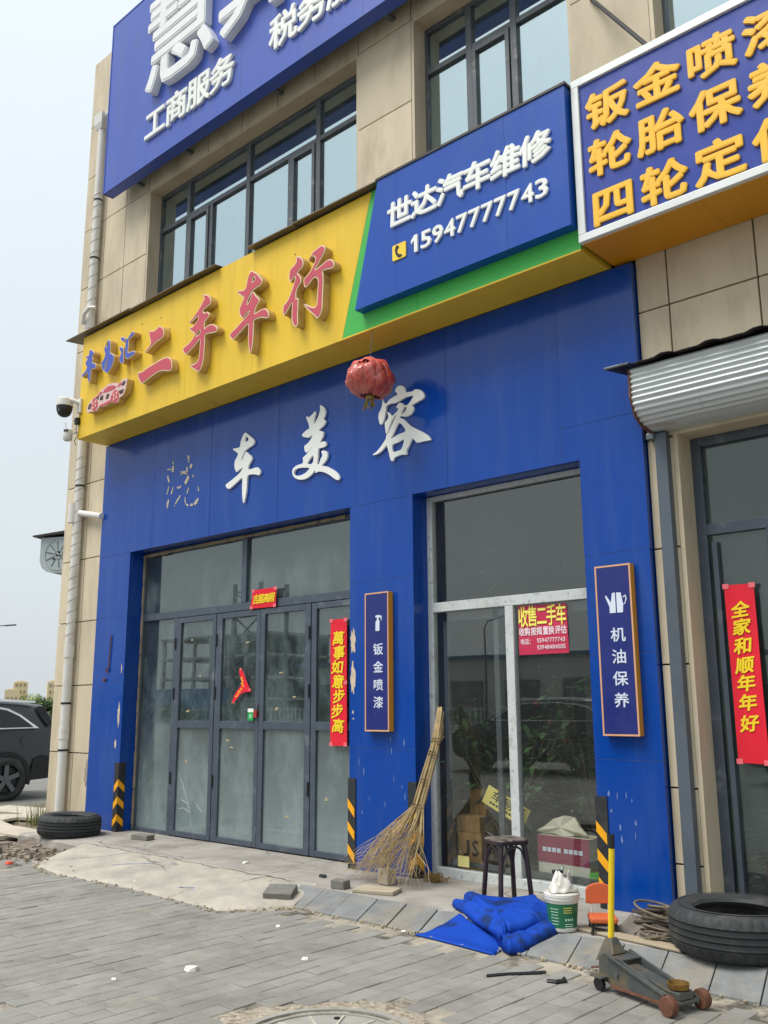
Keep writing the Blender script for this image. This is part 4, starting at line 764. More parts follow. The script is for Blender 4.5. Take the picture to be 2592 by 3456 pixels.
for i, ch in enumerate('工商服务'): letter(ch, -9.29+.462*i, 8.785, .40, .385, -.251, WHITE, V, .026, .010, .035)
for i, ch in enumerate('税务服务'): letter(ch, -6.81+.462*i, 8.79, .40, .385, -.251, WHITE, V, .026, .010, .035)
for x in (-10.02, -8.92, -7.2, -5.47): MB().obox((x, -.05, 8.335), (.02, 0, 0), (0, .16, .0), (0, 0, .02)).build('bracket', STEEL, V)
# lettering on the cladding
Lw = thing('facade_lettering', 'white brush style characters fixed to the blue cladding, first one fallen off', 'lettering', (-7.2, 0, 3.5))
for k in ('che_w', 'mei_w', 'rong_w'): ol('white_character', k, .022, WHITE, Lw, -.026)
GLUE = mat('old_glue', lin('B9B2A2'), .9, var=.3, vscale=40)
for (a, b, w) in TRACE:
    n = 4; a, b = Vector(a), Vector(b); d = (b-a) if (b-a).length > .001 else Vector((.001, .01)); u = Vector((-d.y, d.x)).normalized(); pts = []
    for s in (1, -1):
        for k in range(n+1):
            t = k/n if s > 0 else 1-k/n
            p = a+d*t+u*s*w*(.35+.65*math.sin(math.pi*min(max(t, .12), .88)))*rnd.uniform(.6, 1.1); pts.append((p.x, p.y))
    link('glue_trace', outline_mesh('glue_trace', [pts], .004, sub=2, origin=parent_origin(Lw), y=-.006), GLUE, Lw)
# column signs
NAVY = mat('navy_face', (.012, .022, .17), .3, var=.06, vscale=4)
PALE = mat('pale_print', lin('D3DCEB'), .5, var=.05)
EDGE = mat('copper_edge', lin('D9A57E'), .45, var=.08)
def colsign(x0, x1, chars, icon, label):
    s = thing('column_sign', label, 'sign', ((x0+x1)/2, -.03, 1.183), group='upright sign boxes on the blue columns')
    z0, z1 = 1.183, 2.403
    MB().box(x0, x1, -.062, -.003, z0, z1).build('box', ORANGE, s, bevel=.003)
    e = .012
    MB().box(x0, x1, -.0675, -.0625, z0, z0+e).box(x0, x1, -.0675, -.0625, z1-e, z1).box(x0, x0+e, -.0675, -.0625, z0+e, z1-e).box(x1-e, x1, -.0675, -.0625, z0+e, z1-e).build('border', EDGE, s)
    MB().box(x0+e+.002, x1-e-.002, -.0665, -.0625, z0+e+.002, z1-e-.002).build('face', NAVY, s)
    cx = (x0+x1)/2+.02
    for ch, z in zip(chars, (1.893, 1.737, 1.582, 1.43)): letter(ch, cx, z, .100, .094, -.0667, PALE, s, .014, .002, .003)
    for l in icon:
        link('icon', outline_mesh('icon', [[(cx+x, 2.127+z) for x, z in q] for q in l], .002, sub=1, origin=parent_origin(s), y=-.0695), PALE, s)
spray = [[[(-.03, -.07), (.018, -.07), (.02, .015), (.008, .03), (.008, .045), (.032, .05), (.038, .02), (.045, .022), (.044, .062), (.0, .072), (-.03, .066), (-.032, .052), (-.012, .05), (-.012, .03), (-.028, .012)]]]
oil = [[[(-.055, -.075), (-.006, -.075), (-.006, .072), (-.03, .07), (-.042, .0), (-.078, .055), (-.088, .05), (-.055, -.03)]], [[(.004, -.075), (.05, -.075), (.055, -.02), (.04, .068), (.004, .072)]], [[(.056, .04), (.078, .05), (.085, .02), (.07, -.015), (.058, -.02), (.058, -.012), (.068, -.006), (.076, .022), (.072, .04), (.056, .03)]]]
oil += [[[(-.02, z), (.018, z), (.018, z+.004), (-.02, z+.004)]] for z in (-.2,)][:0]
colsign(-5.772, -5.485, '钣金喷漆', spray, 'narrow navy sign box with spray bottle icon and orange side')
colsign(-3.418, -3.131, '机油保养', oil, 'narrow navy sign box with oil can icon and orange side')
# ------------------------------------------------------------------ papers on the glass
def paper(name, label, poly, y, m, seg=8, curl=.012):
    """thin sheet with a slight cockle"""
    xs_ = [p[0] for p in poly]; zs_ = [p[1] for p in poly]
    s = thing(name, label, 'paper', ((min(xs_)+max(xs_))/2, y, min(zs_)))
    (ax, az), (bx_, bz), (cx, cz), (dx, dz) = poly; mb = MB(); n = 12
    for layer in (0, .0012):
        for i in range(seg+1):
            for j in range(n+1):
                u, v = i/seg, j/n
                x = (ax*(1-u)+bx_*u)*(1-v)+(dx*(1-u)+cx*u)*v; z = (az*(1-u)+bz*u)*(1-v)+(dz*(1-u)+cz*u)*v
                mb.v.append((x, y+layer-.0015*math.sin(v*9+u*3)-curl*.15*(math.sin(math.pi*v)*.3), z))
    k = (seg+1)*(n+1)
    for i in range(seg):
        for j in range(n):
            a = i*(n+1)+j; mb.f += [(a, a+1, a+n+2, a+n+1), (k+a, k+a+n+1, k+a+n+2, k+a+1)]
    mb.build('sheet', m, s, smooth='all')
    return s
def tapes(s, pts, y, w=.022):
    for x, z in pts: MB().box(x-w, x+w, y-.0022, y-.0012, z-w*.8, z+w*.8).build('tape', TAPE, s)
p = paper('spring_couplet', 'long red paper strip with yellow characters hanging on the folding door', [(-6.458, 2.226), (-6.238, 2.226), (-6.232, 1.036), (-6.452, 1.036)], .172, REDP)
tapes(p, [(-6.445, 2.215), (-6.25, 2.215), (-6.25, 1.62), (-6.44, 1.05), (-6.25, 1.05)], .169)
for i, ch in enumerate('萬事如意步步高'): letter(ch, -6.345+.012*math.sin(i*2.1), 2.04-.137*i, .135, .118, .1675, GOLD, p, .028, .006, .002, tilt=.08*math.sin(i*1.7), shear=.12, name='character')
p = paper('door_banner', 'small red paper banner with yellow characters stuck above the folding door', [(-7.655, 2.62), (-7.272, 2.622), (-7.282, 2.42), (-7.688, 2.424)], .176, REDP)
tapes(p, [(-7.645, 2.61), (-7.285, 2.61), (-7.67, 2.435), (-7.295, 2.432)], .173)
for i, ch in enumerate('吉星高照'): letter(ch, -7.595+.085*i, 2.517, .085, .09, .1715, GOLD, p, .025, .004, .002, shear=.2, name='character')
# torn scrap hanging from one corner
t_ = thing('torn_banner', 'torn red paper scrap drooping on the folding door above the padlock', 'paper', (-7.78, .17, 1.44))
me = outline_mesh('sheet', [[(-7.845, 1.775), (-7.815, 1.805), (-7.785, 1.775), (-7.74, 1.70), (-7.675, 1.605), (-7.635, 1.565), (-7.665, 1.553), (-7.73, 1.553), (-7.80, 1.535), (-7.86, 1.49), (-7.945, 1.432), (-7.94, 1.47), (-7.89, 1.55), (-7.83, 1.60), (-7.80, 1.65), (-7.82, 1.71)]], .0014, sub=2, origin=parent_origin(t_), y=.170)
link('sheet', me, REDP, t_)
for x, z, a in ((-7.80, 1.70, .5), (-7.785, 1.675, -.6), (-7.79, 1.645, .4), (-7.77, 1.62, -.8), (-7.80, 1.585, .6), (-7.83, 1.56, -.3), (-7.85, 1.535, .9), (-7.88, 1.51, .2)):
    MB().obox((x, .1692, z), (.017*math.cos(a), 0, .017*math.sin(a)), (0, .0005, 0), (-.005*math.sin(a), 0, .006*math.cos(a))).build('brush_mark', GOLD, t_)
tapes(t_, [(-7.818, 1.79), (-7.66, 1.575)], .169, .016)
# padlock and green tag on the door
k = thing('padlock', 'red padlock hung between the middle leaves of the folding door', 'padlock', (-7.555, .165, 1.31))
MB().box(-7.585, -7.535, .16, .182, 1.29, 1.365).build('body', mat('lock_red', lin('A82A2A'), .4), k, bevel=.005)
MB().tube([(-7.577, .171, 1.36), (-7.577, .171, 1.42), (-7.56, .171, 1.435), (-7.543, .171, 1.42), (-7.543, .171, 1.36)], .006, 8).build('shackle', STEEL, k, smooth=True)
k = thing('door_tag', 'green and white square tag stuck on the folding door beside the padlock', 'tag', (-7.64, .185, 1.26))
MB().box(-7.69, -7.60, .1745, .1775, 1.26, 1.345).build('card', mat('tag_green', lin('1FA04E'), .4), k)
MB().box(-7.69, -7.60, .1745, .1775, 1.346, 1.382).build('header', WHITE, k)
MB().box(-7.665, -7.625, .1735, .1742, 1.285, 1.325).build('mark', mat('tag_pale', lin('8FD6A8'), .5), k)
# pink advertisement inside the display window
a_ = paper('advertising_poster', 'pink square poster with yellow and white writing in the display window', [(-4.305, 2.20), (-3.848, 2.19), (-3.843, 1.80), (-4.308, 1.80)], .2265, mat('poster_pink', lin('C62A50'), .5, var=.05, vscale=5))
PYEL = mat('poster_yellow', lin('F6E96A'), .5); PWH = mat('poster_white', lin('F3DCE2'), .5)
for i, ch in enumerate('收售二手车'): letter(ch, -4.258+.09*i, 2.105, .082, .155, .2225, PYEL, a_, .018, .006, .0015, name='character')
for i, ch in enumerate('收购按揭置换评估'): letter(ch, -4.275+.054*i+(.006*(i//2)), 1.985, .046, .062, .2225, PWH, a_, .02, .003, .0015, name='character')
for i, ch in enumerate('电话：'): letter(ch, -4.27+.043*i, 1.905, .038, .045, .2225, PWH, a_, .004, .002, .0015, name='character')
for r, s in enumerate(('15947777743', '13948484005')):
    for i, ch in enumerate(s): letter(ch, 0, 0, 0, 0, .2225, PWH, a_, .008, .004, .0015, fit=(-4.135+.0245*i+(.004 if ch == '1' else 0), -4.1145+.0245*i-(.004 if ch == '1' else 0), 1.892-.055*r, 1.928-.055*r), name='character')
# sticker low on the same pane
st = thing('window_sticker', 'small pale yellow sticker low on the display window', 'sticker', (-4.93, .225, .12))
MB().box(-4.99, -4.875, .2275, .2288, .10, .185).build('label', mat('sticker', lin('D9D08A'), .6), st)
# right-hand couplet
p = paper('spring_couplet', 'long red paper strip with yellow characters on the right-hand shop door', [(-2.587, 2.22), (-2.38, 2.216), (-2.378, 1.005), (-2.585, 1.01)], .262, REDP)
tapes(p, [(-2.575, 2.21), (-2.392, 2.206), (-2.575, 1.02), (-2.39, 1.015)], .259)
for ch, z in zip('全家和顺年年好', (2.041, 1.921, 1.792, 1.66, 1.538, 1.408, 1.27)): letter(ch, -2.485, z, .108, .100, .2575, GOLD, p, .03, .006, .002, shear=.2, tilt=.10, name='character')
# ------------------------------------------------------------------ wall fixtures
P = thing('drainpipe', 'white plastic drainpipe wrapped with wire running down the corner pier', 'drainpipe', (-11.08, -.03, 0))
px, py, pr = -11.075, -.015, .058
MB().tube([(px, py, 0.0), (px, py, 5.6)], pr, 20).build('lower_pipe', WHITEP, P, smooth=True)
MB().tube([(px, py, 5.601), (px, py, 9.62)], pr, 20).build('upper_pipe', WHITEP, P, smooth=True)
mb = MB(); mb.v = [(px+sx*w, py+sy*w*.8, z) for z, w in ((9.62, .075), (9.70, .105), (9.86, .115)) for sx, sy in ((-1, -1), (1, -1), (1, 1), (-1, 1))]
for k in (0, 4):
    for j in range(4): mb.f.append((k+j, k+(j+1) % 4, k+4+(j+1) % 4, k+4+j))
mb.f += [(8, 9, 10, 11), (3, 2, 1, 0)]; mb.build('hopper', WHITEP, P, bevel=.006)
MB().tube([(px+.09, py, 9.80), (px+.45, py+.02, 9.90)], .05, 14).build('inlet_pipe', WHITEP, P, smooth=True)
for z, d in ((2.11, .075), (1.085, .07), (6.62, .08)): MB().tube([(px, py, z-d), (px, py, z+d)], pr+.008, 20).build('coupling', WHITEP, P, smooth=True)
MB().tube([(px-.05, py-.04, 3.80), (px-.05, py-.04, 4.06)], pr+.012, 20).tube([(px+.05, py, 3.925), (px+.62, py-.01, 3.80)], .042, 14).build('tee_branch', WHITEP, P, smooth=True)
MB().tube([(px-.05, -.10, 6.60), (px+.02, -.13, 6.72), (px+.09, -.10, 6.80), (px+.16, -.04, 6.80)], .03, 10).build('cut_stub', WHITEP, P, smooth=True)
for z in (1.458, .88, 4.30, 7.6, 8.5):
    MB().lathe([(pr+.001, -.012), (pr+.006, -.012), (pr+.006, .012), (pr+.001, .012)], 20, (px, py, z), closed=True).build('clamp', BLACKP, P, smooth=True)
for z0, z1, turns in ((2.2, 4.7, 17), (6.8, 8.6, 10)):
    n = turns*12; MB().tube([(px+(pr+.003)*math.cos(2*math.pi*k/12), py+(pr+.003)*math.sin(2*math.pi*k/12), z0+(z1-z0)*k/n) for k in range(n+1)], .0026, 4).build('wrapped_wire', mat('old_wire', lin('8C7F78'), .8, var=.3, vscale=20), P)
# bare patch and socket hole on the pier
scuff(-10.60, .62, .14, .34, mat('bare_render', lin('9C9184'), .9), y=.0545, nm='bare_patch', seed=91, parent=wall)
MB().box(-10.565, -10.525, .050, .058, .44, .56).build('socket_hole', mat('hole', lin('4A3B22'), .9), wall)
# security cameras on the corner of the yellow sign
C = thing('security_camera', 'white and black dome security camera on the corner of the yellow sign', 'camera', (-10.6, -.45, 5.1))
MB().box(-10.48, -10.40, -.455, -.4215, 5.08, 5.27).build('wall_plate', WHITEP, C, bevel=.006)
MB().tube([(-10.44, -.44, 5.21), (-10.50, -.52, 5.25), (-10.58, -.55, 5.26)], .028, 10).build('arm', WHITEP, C, smooth=True)
cc = (-10.60, -.56, 5.18)
MB().lathe([(0, .11), (.075, .105), (.098, .085), (.105, .03), (.105, -.005), (0, -.006)], 24, cc).build('housing', WHITEP, C, smooth=True)
MB().lathe([(0, -.007), (.10, -.007), (.10, -.03), (.095, -.07), (.075, -.115), (.04, -.14), (0, -.145)], 24, cc).build('dome', BLACKP, C, smooth=True)
MB().lathe([(0, -.10), (.022, -.10), (.022, -.06)], 14, (-10.56, -.56, 5.10), axis='Y').build('lens', mat('lens', lin('2A3138'), .1), C, smooth=True)
C = thing('security_camera', 'small white camera with aerial below the dome camera', 'camera', (-10.58, -.46, 4.8))
MB().lathe([(0, -.075), (.045, -.07), (.058, -.05), (.058, .05), (.05, .07), (0, .075)], 20, (-10.58, -.50, 4.80)).build('body', WHITEP, C, smooth=True)
MB().tube([(-10.56, -.47, 4.82), (-10.46, -.43, 4.84)], .014, 8).build('arm', WHITEP, C, smooth=True)
MB().tube([(-10.63, -.50, 4.86), (-10.64, -.51, 4.98)], .006, 6).build('aerial', WHITEP, C)
MB().obox((-10.545, -.548, 4.85), (.03, .012, 0), (.003, -.006, 0), (0, 0, .012)).build('slot', BLACKP, C)
C = thing('power_adapter', 'black power adapter with dangling cable beside the security cameras', 'adapter', (-10.47, -.44, 4.95))
MB().box(-10.50, -10.43, -.47, -.421, 4.93, 5.02).build('block', BLACKP, C, bevel=.008)
MB().tube([(-10.47, -.445, 4.93), (-10.48, -.45, 4.86), (-10.45, -.44, 4.78), (-10.50, -.45, 4.72), (-10.47, -.44, 4.66)], .005, 6).build('cable', BLACKP, C)
# roller shutter box and guide over the right-hand shop
GALV = mat('galvanised_slats', lin('C6CCCC'), .38, metal=.25, var=.06, vscale=4, dirt=lin('A08A66'), dscale=3.5, dlo=.6, dhi=.8, stretch=(.4, 1, 3))
H = thing('roller_shutter', 'corrugated grey roller shutter box with small ridged roof over right-hand shop', 'shutter', (-1.5, -.1, 3.36))
prof = [(.05, 3.765), (-.295, 3.765)]
n = 66
for k in range(n+1):
    s = k/n
    # arc from upright front to underside, with the slat ripples
    if s < .45: y, z = -.30, 3.755-s/.45*.20; nx_, nz_ = -1, 0
    else:
        a = (s-.45)/.55*R(82); y, z = -.30+.20*(1-math.cos(a))*1.15, 3.555-.20*math.sin(a)*.92; nx_, nz_ = -math.cos(a), -math.sin(a)
    w = .0085*math.sin(k*2*math.pi/6)
    prof.append((y+nx_*w, z+nz_*w))
prof += [(.02, 3.352), (.05, 3.352)]
mb = MB(); m_ = len(prof); X0, X1 = -2.915, 1.3
for x in (X0, X1): mb.v += [(x, y, z) for y, z in prof]
for k in range(m_-1): mb.f.append((k, k+1, m_+k+1, m_+k))
mb.build('curtain_box', GALV, H, smooth=60)
mb = MB(); pe = [(.05, 3.76), (-.31, 3.76), (-.315, 3.55), (-.26, 3.42), (-.16, 3.36), (.05, 3.335)]
for x in (X0-.014, X0-.001): mb.v += [(x, y, z) for y, z in pe]
mb.f = [tuple(range(6)), tuple(range(11, 5, -1))]+[(k, k+6, 6+(k+1) % 6, (k+1) % 6) for k in range(6)]
mb.build('end_plate', RUST, H)
ROOFS = mat('dark_roof_sheet', lin('3B3430'), .6, metal=.3, var=.25, vscale=8)
mb = MB(); n = 84
for i in range(n+1):
    x = -3.075+(1.4+3.075)*i/n; ph = (i % 6); h = .018 if ph in (2, 3) else 0
    jit = rnd.uniform(-.006, .006)
    mb.v += [(x, -.36+jit, 3.782+h+rnd.uniform(-.002, .002)), (x, .055, 3.845+h)]
for i in range(n): mb.f.append((2*i, 2*i+2, 2*i+3, 2*i+1))
o = mb.build('roof_sheet', ROOFS, H); md = o.modifiers.new('thick', 'SOLIDIFY'); md.thickness = .004
MB().tube([(-3.08, -.37, 3.785), (-2.95, -.355, 3.79), (-2.9, -.35, 3.79)], .010, 5).build('bent_edge', STEEL, H)
MB().box(-2.905, -2.815, -.01, .056, 0, 3.34).build('guide_rail', mat('guide_grey', lin('555E68'), .5, metal=.2, var=.1, vscale=3, wear=lin('9AA3AA'), wscale=16, wlo=.7, whi=.74), H, bevel=.004)
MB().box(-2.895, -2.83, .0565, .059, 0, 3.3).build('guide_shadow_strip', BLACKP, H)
MB().box(-2.96, -2.90, -.03, .05, 3.30, 3.345).build('motor_lug', STEEL, H, bevel=.005)
# shutter box on the side wall
H = thing('roller_shutter', 'pale shutter end housing with radial ribs sticking out past the building corner', 'shutter', (-12.2, .9, 3.3))
e1 = Vector((-.893, -.45, 0)); e2 = Vector((-.45, .893, 0)); base = Vector((-11.72, .42, 0))
def sp(u, v, z): return tuple(base+e1*u+e2*v+Vector((0, 0, z)))
pe = [(.02, 3.77), (.66, 3.77), (.66, 3.44), (.62, 3.34), (.54, 3.28), (.45, 3.26), (.02, 3.26)]
mb = MB(); mb.v = [sp(u, 0, z) for u, z in pe]+[sp(u, 3.2, z) for u, z in pe]; n = len(pe)
mb.f = [tuple(range(n)), tuple(reversed(range(n, 2*n)))]+[(k, n+k, n+(k+1) % n, (k+1) % n) for k in range(n)]
PALEG = mat('pale_grey_metal', lin('A9B2B2'), .5, metal=.2, var=.06, vscale=5)
mb.build('housing', PALEG, H)
cx, cz = .36, 3.52
for k in range(10):
    a = 2*math.pi*k/10+.2
    mb = MB(); p0 = (cx+.06*math.cos(a), cz+.05*math.sin(a)); p1 = (cx+.21*math.cos(a), cz+.19*math.sin(a)); t = (-math.sin(a)*.006, math.cos(a)*.006)
    mb.v = [sp(p0[0]+t[0], -.006, p0[1]+t[1]), sp(p1[0]+t[0], -.006, p1[1]+t[1]), sp(p1[0]-t[0], -.006, p1[1]-t[1]), sp(p0[0]-t[0], -.006, p0[1]-t[1])]
    mb.v += [sp(p0[0]+t[0], .01, p0[1]+t[1]), sp(p1[0]+t[0], .01, p1[1]+t[1]), sp(p1[0]-t[0], .01, p1[1]-t[1]), sp(p0[0]-t[0], .01, p0[1]-t[1])]
    mb.f = [(0, 1, 2, 3), (0, 1, 5, 4), (1, 2, 6, 5), (2, 3, 7, 6), (3, 0, 4, 7)]
    mb.build('rib', STEEL, H)
ring = MB()
for r0, r1 in ((.215, .228), (.055, .065)):
    i = len(ring.v); q = 28
    for j in range(q):
        a = 2*math.pi*j/q
        for rr_, v in ((r0, -.008), (r1, -.008), (r1, .01), (r0, .01)): ring.v.append(sp(cx+rr_*math.cos(a), v, cz+rr_*math.sin(a)))
    for j in range(q):
        for k in range(4): ring.f.append((i+j*4+k, i+j*4+(k+1) % 4, i+((j+1) % q)*4+(k+1) % 4, i+((j+1) % q)*4+k))
ring.build('rim', PALEG, H)
for u, z in ((.35, 3.55), (.38, 3.51), (.43, 3.46), (.33, 3.50)): MB().obox(sp(u, -.004, z), e1*.014, e2*.006, (0, 0, .012)).build('bolt_hole', BLACKP, H)
mb = MB(); mb.v = [sp(-.02, -.06, 3.82), sp(.76, -.06, 3.78), sp(.76, 3.2, 3.78), sp(-.02, 3.2, 3.82)]; mb.v += [(x, y, z+.05 if i in (0, 3) else z+.02) for i, (x, y, z) in enumerate(mb.v)]
mb.f = [(0, 1, 2, 3), (4, 5, 6, 7), (0, 1, 5, 4), (1, 2, 6, 5), (2, 3, 7, 6), (3, 0, 4, 7)]; mb.build('cover', ROOFS, H)
# corner guards
GY = mat('guard_yellow', lin('F2A90C'), .5, var=.06, vscale=10)
def guard(x, side, style, label, h=.77, w=.085):
    """rubber angle on a column corner; side=+1: the corner's return faces +x"""
    g_ = thing('corner_guard', label, 'corner guard', (x, -.005, 0), group='black and yellow rubber corner guards')
    s = side; t = .009
    xa, xb = sorted((x-s*w, x+s*t)); ra, rb_ = sorted((x+s*.001, x+s*t))
    MB().box(xa, xb, -t-.0015, -.0015, 0.002, h).box(ra, rb_, -.001, .085, .002, h).build('angle', BLACK, g_, bevel=.003)
    n = 4; pz = h/n
    for k in range(n):
        z = pz*k+.05; hh = .075; up = .085
        if style == 'chevron': l0, l1 = z, z+up*.9
        else: l0, l1 = z, z+up*1.0
        # front face piece: from the inner edge to the corner
        fx0, fx1 = x-s*(w-.012), x+s*(t-.001)
        q = [(fx0, l0), (fx1, l1), (fx1, l1+hh), (fx0, l0+hh)]
        if q[0][0] > q[1][0]: q = [q[1], q[0], q[3], q[2]]
        if max(p[1] for p in q) > h-.005: continue
        MB().prism(q, -t-.0035, -t-.002).build('stripe', GY, g_)
        if style == 'chevron':
            mb = MB(); yb = .075; xo = x+s*(t+.0005); xo2 = x+s*(t+.002)
            mb.v = [(xo, -t-.001, l1), (xo, yb, l0), (xo, yb, l0+hh), (xo, -t-.001, l1+hh)]+[(xo2, -t-.001, l1), (xo2, yb, l0), (xo2, yb, l0+hh), (xo2, -t-.001, l1+hh)]
            mb.f = [(0, 1, 2, 3), (4, 5, 6, 7), (0, 1, 5, 4), (1, 2, 6, 5), (2, 3, 7, 6), (3, 0, 4, 7)]; mb.build('stripe', GY, g_)
guard(-9.79, 1, 'chevron', 'black corner guard with yellow chevrons beside the tyre at folding door')
guard(-6.03, -1, 'stripe', 'black corner guard with yellow diagonal stripes right of the folding door')
guard(-5.243, 1, 'chevron', 'black corner guard with yellow chevrons behind the bamboo broom')
guard(-3.535, -1, 'stripe', 'black corner guard with yellow diagonal stripes beside the orange chair', h=.76)
# iron hook on the left column
HK = thing('iron_hook', 'thin rusty iron hook hanging on the left blue column', 'hook', (-10.15, -.012, 1.9))
MB().tube([(-10.10, -.012, 2.27), (-10.12, -.013, 1.86), (-10.135, -.02, 1.82), (-10.16, -.022, 1.83), (-10.155, -.018, 1.87)], .008, 6).build('rod', RUST, HK, smooth=True)
MB().tube([(-10.19, -.001, 1.73), (-10.19, -.03, 1.73)], .018, 8).build('bolt', RUST, HK)
# red lantern
L_ = thing('paper_lantern', 'faded red ribbed lantern hanging under the sign by a wire', 'lantern', (-5.38, -.40, 4.05))
LR = mat('lantern_red', lin('B4463C'), .4, var=.18, vscale=6, dirt=lin('D89080'), dscale=3.5, dlo=.46, dhi=.76, coat=.4)
lc = Vector((-5.385, -.40, 4.285)); NR = 12
mb = MB(); n, m = 96, 18
for j in range(n):
    a = 2*math.pi*j/n; rib = abs(math.sin(a*NR/2))
    for k in range(m+1):
        ph = math.pi*(.10+.80*k/m); zz = .165*math.cos(ph)-.012+.008*math.sin(a*5+k)
        rr_ = .215*math.sin(ph)**.75*(.945+.075*rib**.6)*(1+.05*math.sin(a*3+k*.7)+.03*math.sin(a*17+k*2.1)+.02*math.sin(a*29-k*1.3))
        if k > m*.7: rr_ *= 1+.04*math.cos(a-2)
        mb.v.append((lc.x+rr_*math.cos(a), lc.y+rr_*math.sin(a), lc.z+zz-.012*math.cos(a-.5)))
for j in range(n):
    for k in range(m): mb.f.append((j*(m+1)+k, ((j+1) % n)*(m+1)+k, ((j+1) % n)*(m+1)+k+1, j*(m+1)+k+1))
mb.build('shade', LR, L_, smooth='all')
for j in range(NR):
    a = 2*math.pi*j/NR; pts = []
    for k in range(13):
        ph = math.pi*(.11+.78*k/12); rr_ = .215*math.sin(ph)**.75*.962
        pts.append((lc.x+rr_*math.cos(a), lc.y+rr_*math.sin(a), lc.z+.175*math.cos(ph)-.01-.012*math.cos(a-.5)))
    MB().tube(pts, .003, 5).build('rib', mat('lantern_rib', lin('C9847A'), .5), L_)
mb = MB(); n = 40
for j in range(n):      # frayed frill round the shoulder
    a = 2*math.pi*j/n
    for rr_, z in ((.075, .165), (.135+.02*math.sin(a*5), .150), (.165+rnd.uniform(-.012, .02), .105+rnd.uniform(-.03, .02))): mb.v.append((lc.x+rr_*math.cos(a), lc.y+rr_*math.sin(a), lc.z+z))
for j in range(n):
    for k in range(2): mb.f.append((j*3+k, ((j+1) % n)*3+k, ((j+1) % n)*3+k+1, j*3+k+1))
mb.build('frill', mat('frill_red', lin('D8564A'), .6, var=.2, vscale=14, dirt=lin('E2AFA6'), dscale=9), L_, smooth='all')
MB().lathe([(0, .195), (.042, .195), (.046, .155), (0, .155)], 16, lc).build('cap', WHITEP, L_, smooth=True)
MB().lathe([(0, -.165), (.04, -.165), (.042, -.20), (0, -.20)], 16, lc).build('collar', mat('old_gold', lin('9A8A4A'), .6, var=.2, vscale=20), L_, smooth=True)
TAS = mat('tassel', lin('8A7420'), .8, var=.3, vscale=25)
for k in range(11):
    a = rnd.uniform(0, 6.28); q = .03; x, y = lc.x+q*math.cos(a), lc.y+q*math.sin(a)
    MB().tube([(x, y, lc.z-.195), (x+rnd.uniform(-.02, .02)-.01, y+rnd.uniform(-.01, .01), lc.z-.235), (x+rnd.uniform(-.05, .03), y+rnd.uniform(-.03, .03), lc.z-rnd.uniform(.26, .31))], [.006, .008, .003], 5).build('tassel_strand', TAS, L_)
MB().tube([(lc.x, lc.y, lc.z+.19), (lc.x+.035, lc.y, 4.745)], .003, 5).build('wire', STEEL, L_)

# ------------------------------------------------------------------ tyres
TYR = mat('tyre_rubber', lin('2F3234'), .72, var=.15, vscale=9, dirt=lin('5A5750'), dscale=5, dlo=.52, dhi=.8, bmp=.15, bscale=120)
def tyre(label, loc, Rr, w, rim, seg=160, tilt=(0, 0, 0)):
    t = thing('tyre', label, 'tyre', (0, 0, 0), group='old tyres lying on the pavement')
    h = w/2; pr = []
    def add(r, z): pr.append((r, z+h))
    add(rim, -h*.72); add(rim+.012, -h*.86); add(rim+(Rr-rim)*.45, -h*1.0); add(Rr-.05, -h*.96); add(Rr-.026, -h*.86); add(Rr-.012, -h*.74)
    for g0 in (-.42, -.14, .14, .42):
        add(Rr-.002, h*(g0-.10)-.001); add(Rr, h*(g0-.045)); add(Rr-.011, h*(g0-.035)); add(Rr-.011, h*(g0+.035)); add(Rr, h*(g0+.045))
    add(Rr-.002, h*.55); add(Rr-.012, h*.74); add(Rr-.026, h*.86); add(Rr-.05, h*.96); add(rim+(Rr-rim)*.45, h*1.0); add(rim+.012, h*.86); add(rim, h*.72); add(rim+.03, h*.55); add(Rr-.04, h*.3); add(Rr-.035, 0); add(Rr-.04, -h*.3); add(rim+.03, -h*.55)
    def rf(r, z, k, j):
        if Rr-.03 < r < Rr-.001 and (abs(z-h) > h*.5) and j % 4 == 0: return r-.007
        return r
    mb = MB().lathe(pr, seg, closed=True, radf=rf); mb.build('carcass', TYR, t, smooth=35)
    mb = MB().lathe([(rim+(Rr-rim)*.55, 2*h+.0005), (rim+(Rr-rim)*.6, 2*h+.0025), (rim+(Rr-rim)*.65, 2*h+.0002)], 64); mb.build('sidewall_ridge', TYR, t, smooth=True)
    t.location = loc; t.rotation_euler = tilt
    return t
tyre('worn black tyre lying flat beside the coiled rope and floor jack', (-2.35, -.53, 0.006), .385, .255, .235)
tyre('worn black tyre lying flat at the foot of the left blue column', (-9.955, -.50, -.005), .345, .235, .20, 120, (R(-2), R(1), 0))

# ------------------------------------------------------------------ bricks and slabs
def brickobj(name, label, loc, dims, rz, cat, m=BRICKM, rx=0, ry=0, group=None):
    l, w, h = dims; q = random.Random(hash(label) % 1000 if False else len(label)+int(abs(loc[0])*10)); j = lambda s=.004: q.uniform(-s, s)
    mb = MB(); mb.v = [(sx*l/2+j(), sy*w/2+j(), (0 if sz < 0 else h)+j(.002)) for sz in (-1, 1) for sx, sy in ((-1, -1), (1, -1), (1, 1), (-1, 1))]
    mb.f = [(3, 2, 1, 0), (4, 5, 6, 7)]+[(k, (k+1) % 4, 4+(k+1) % 4, 4+k) for k in range(4)]
    o = mb.build(name, m, bevel=.006, label=label, cat=cat, group=group, origin=(0, 0, 0)); o.location = loc; o.rotation_euler = (rx, ry, rz); return o
brickobj('brick', 'flat grey cement brick on the apron beside the chevron corner guard', (-9.0, -.16, .0), (.25, .115, .055), R(8), 'brick')
brickobj('brick', 'grey cement brick tilted on the end of the concrete ramp', (-5.78, -1.02, -.052), (.23, .17, .06), R(30), 'brick', rx=R(14))
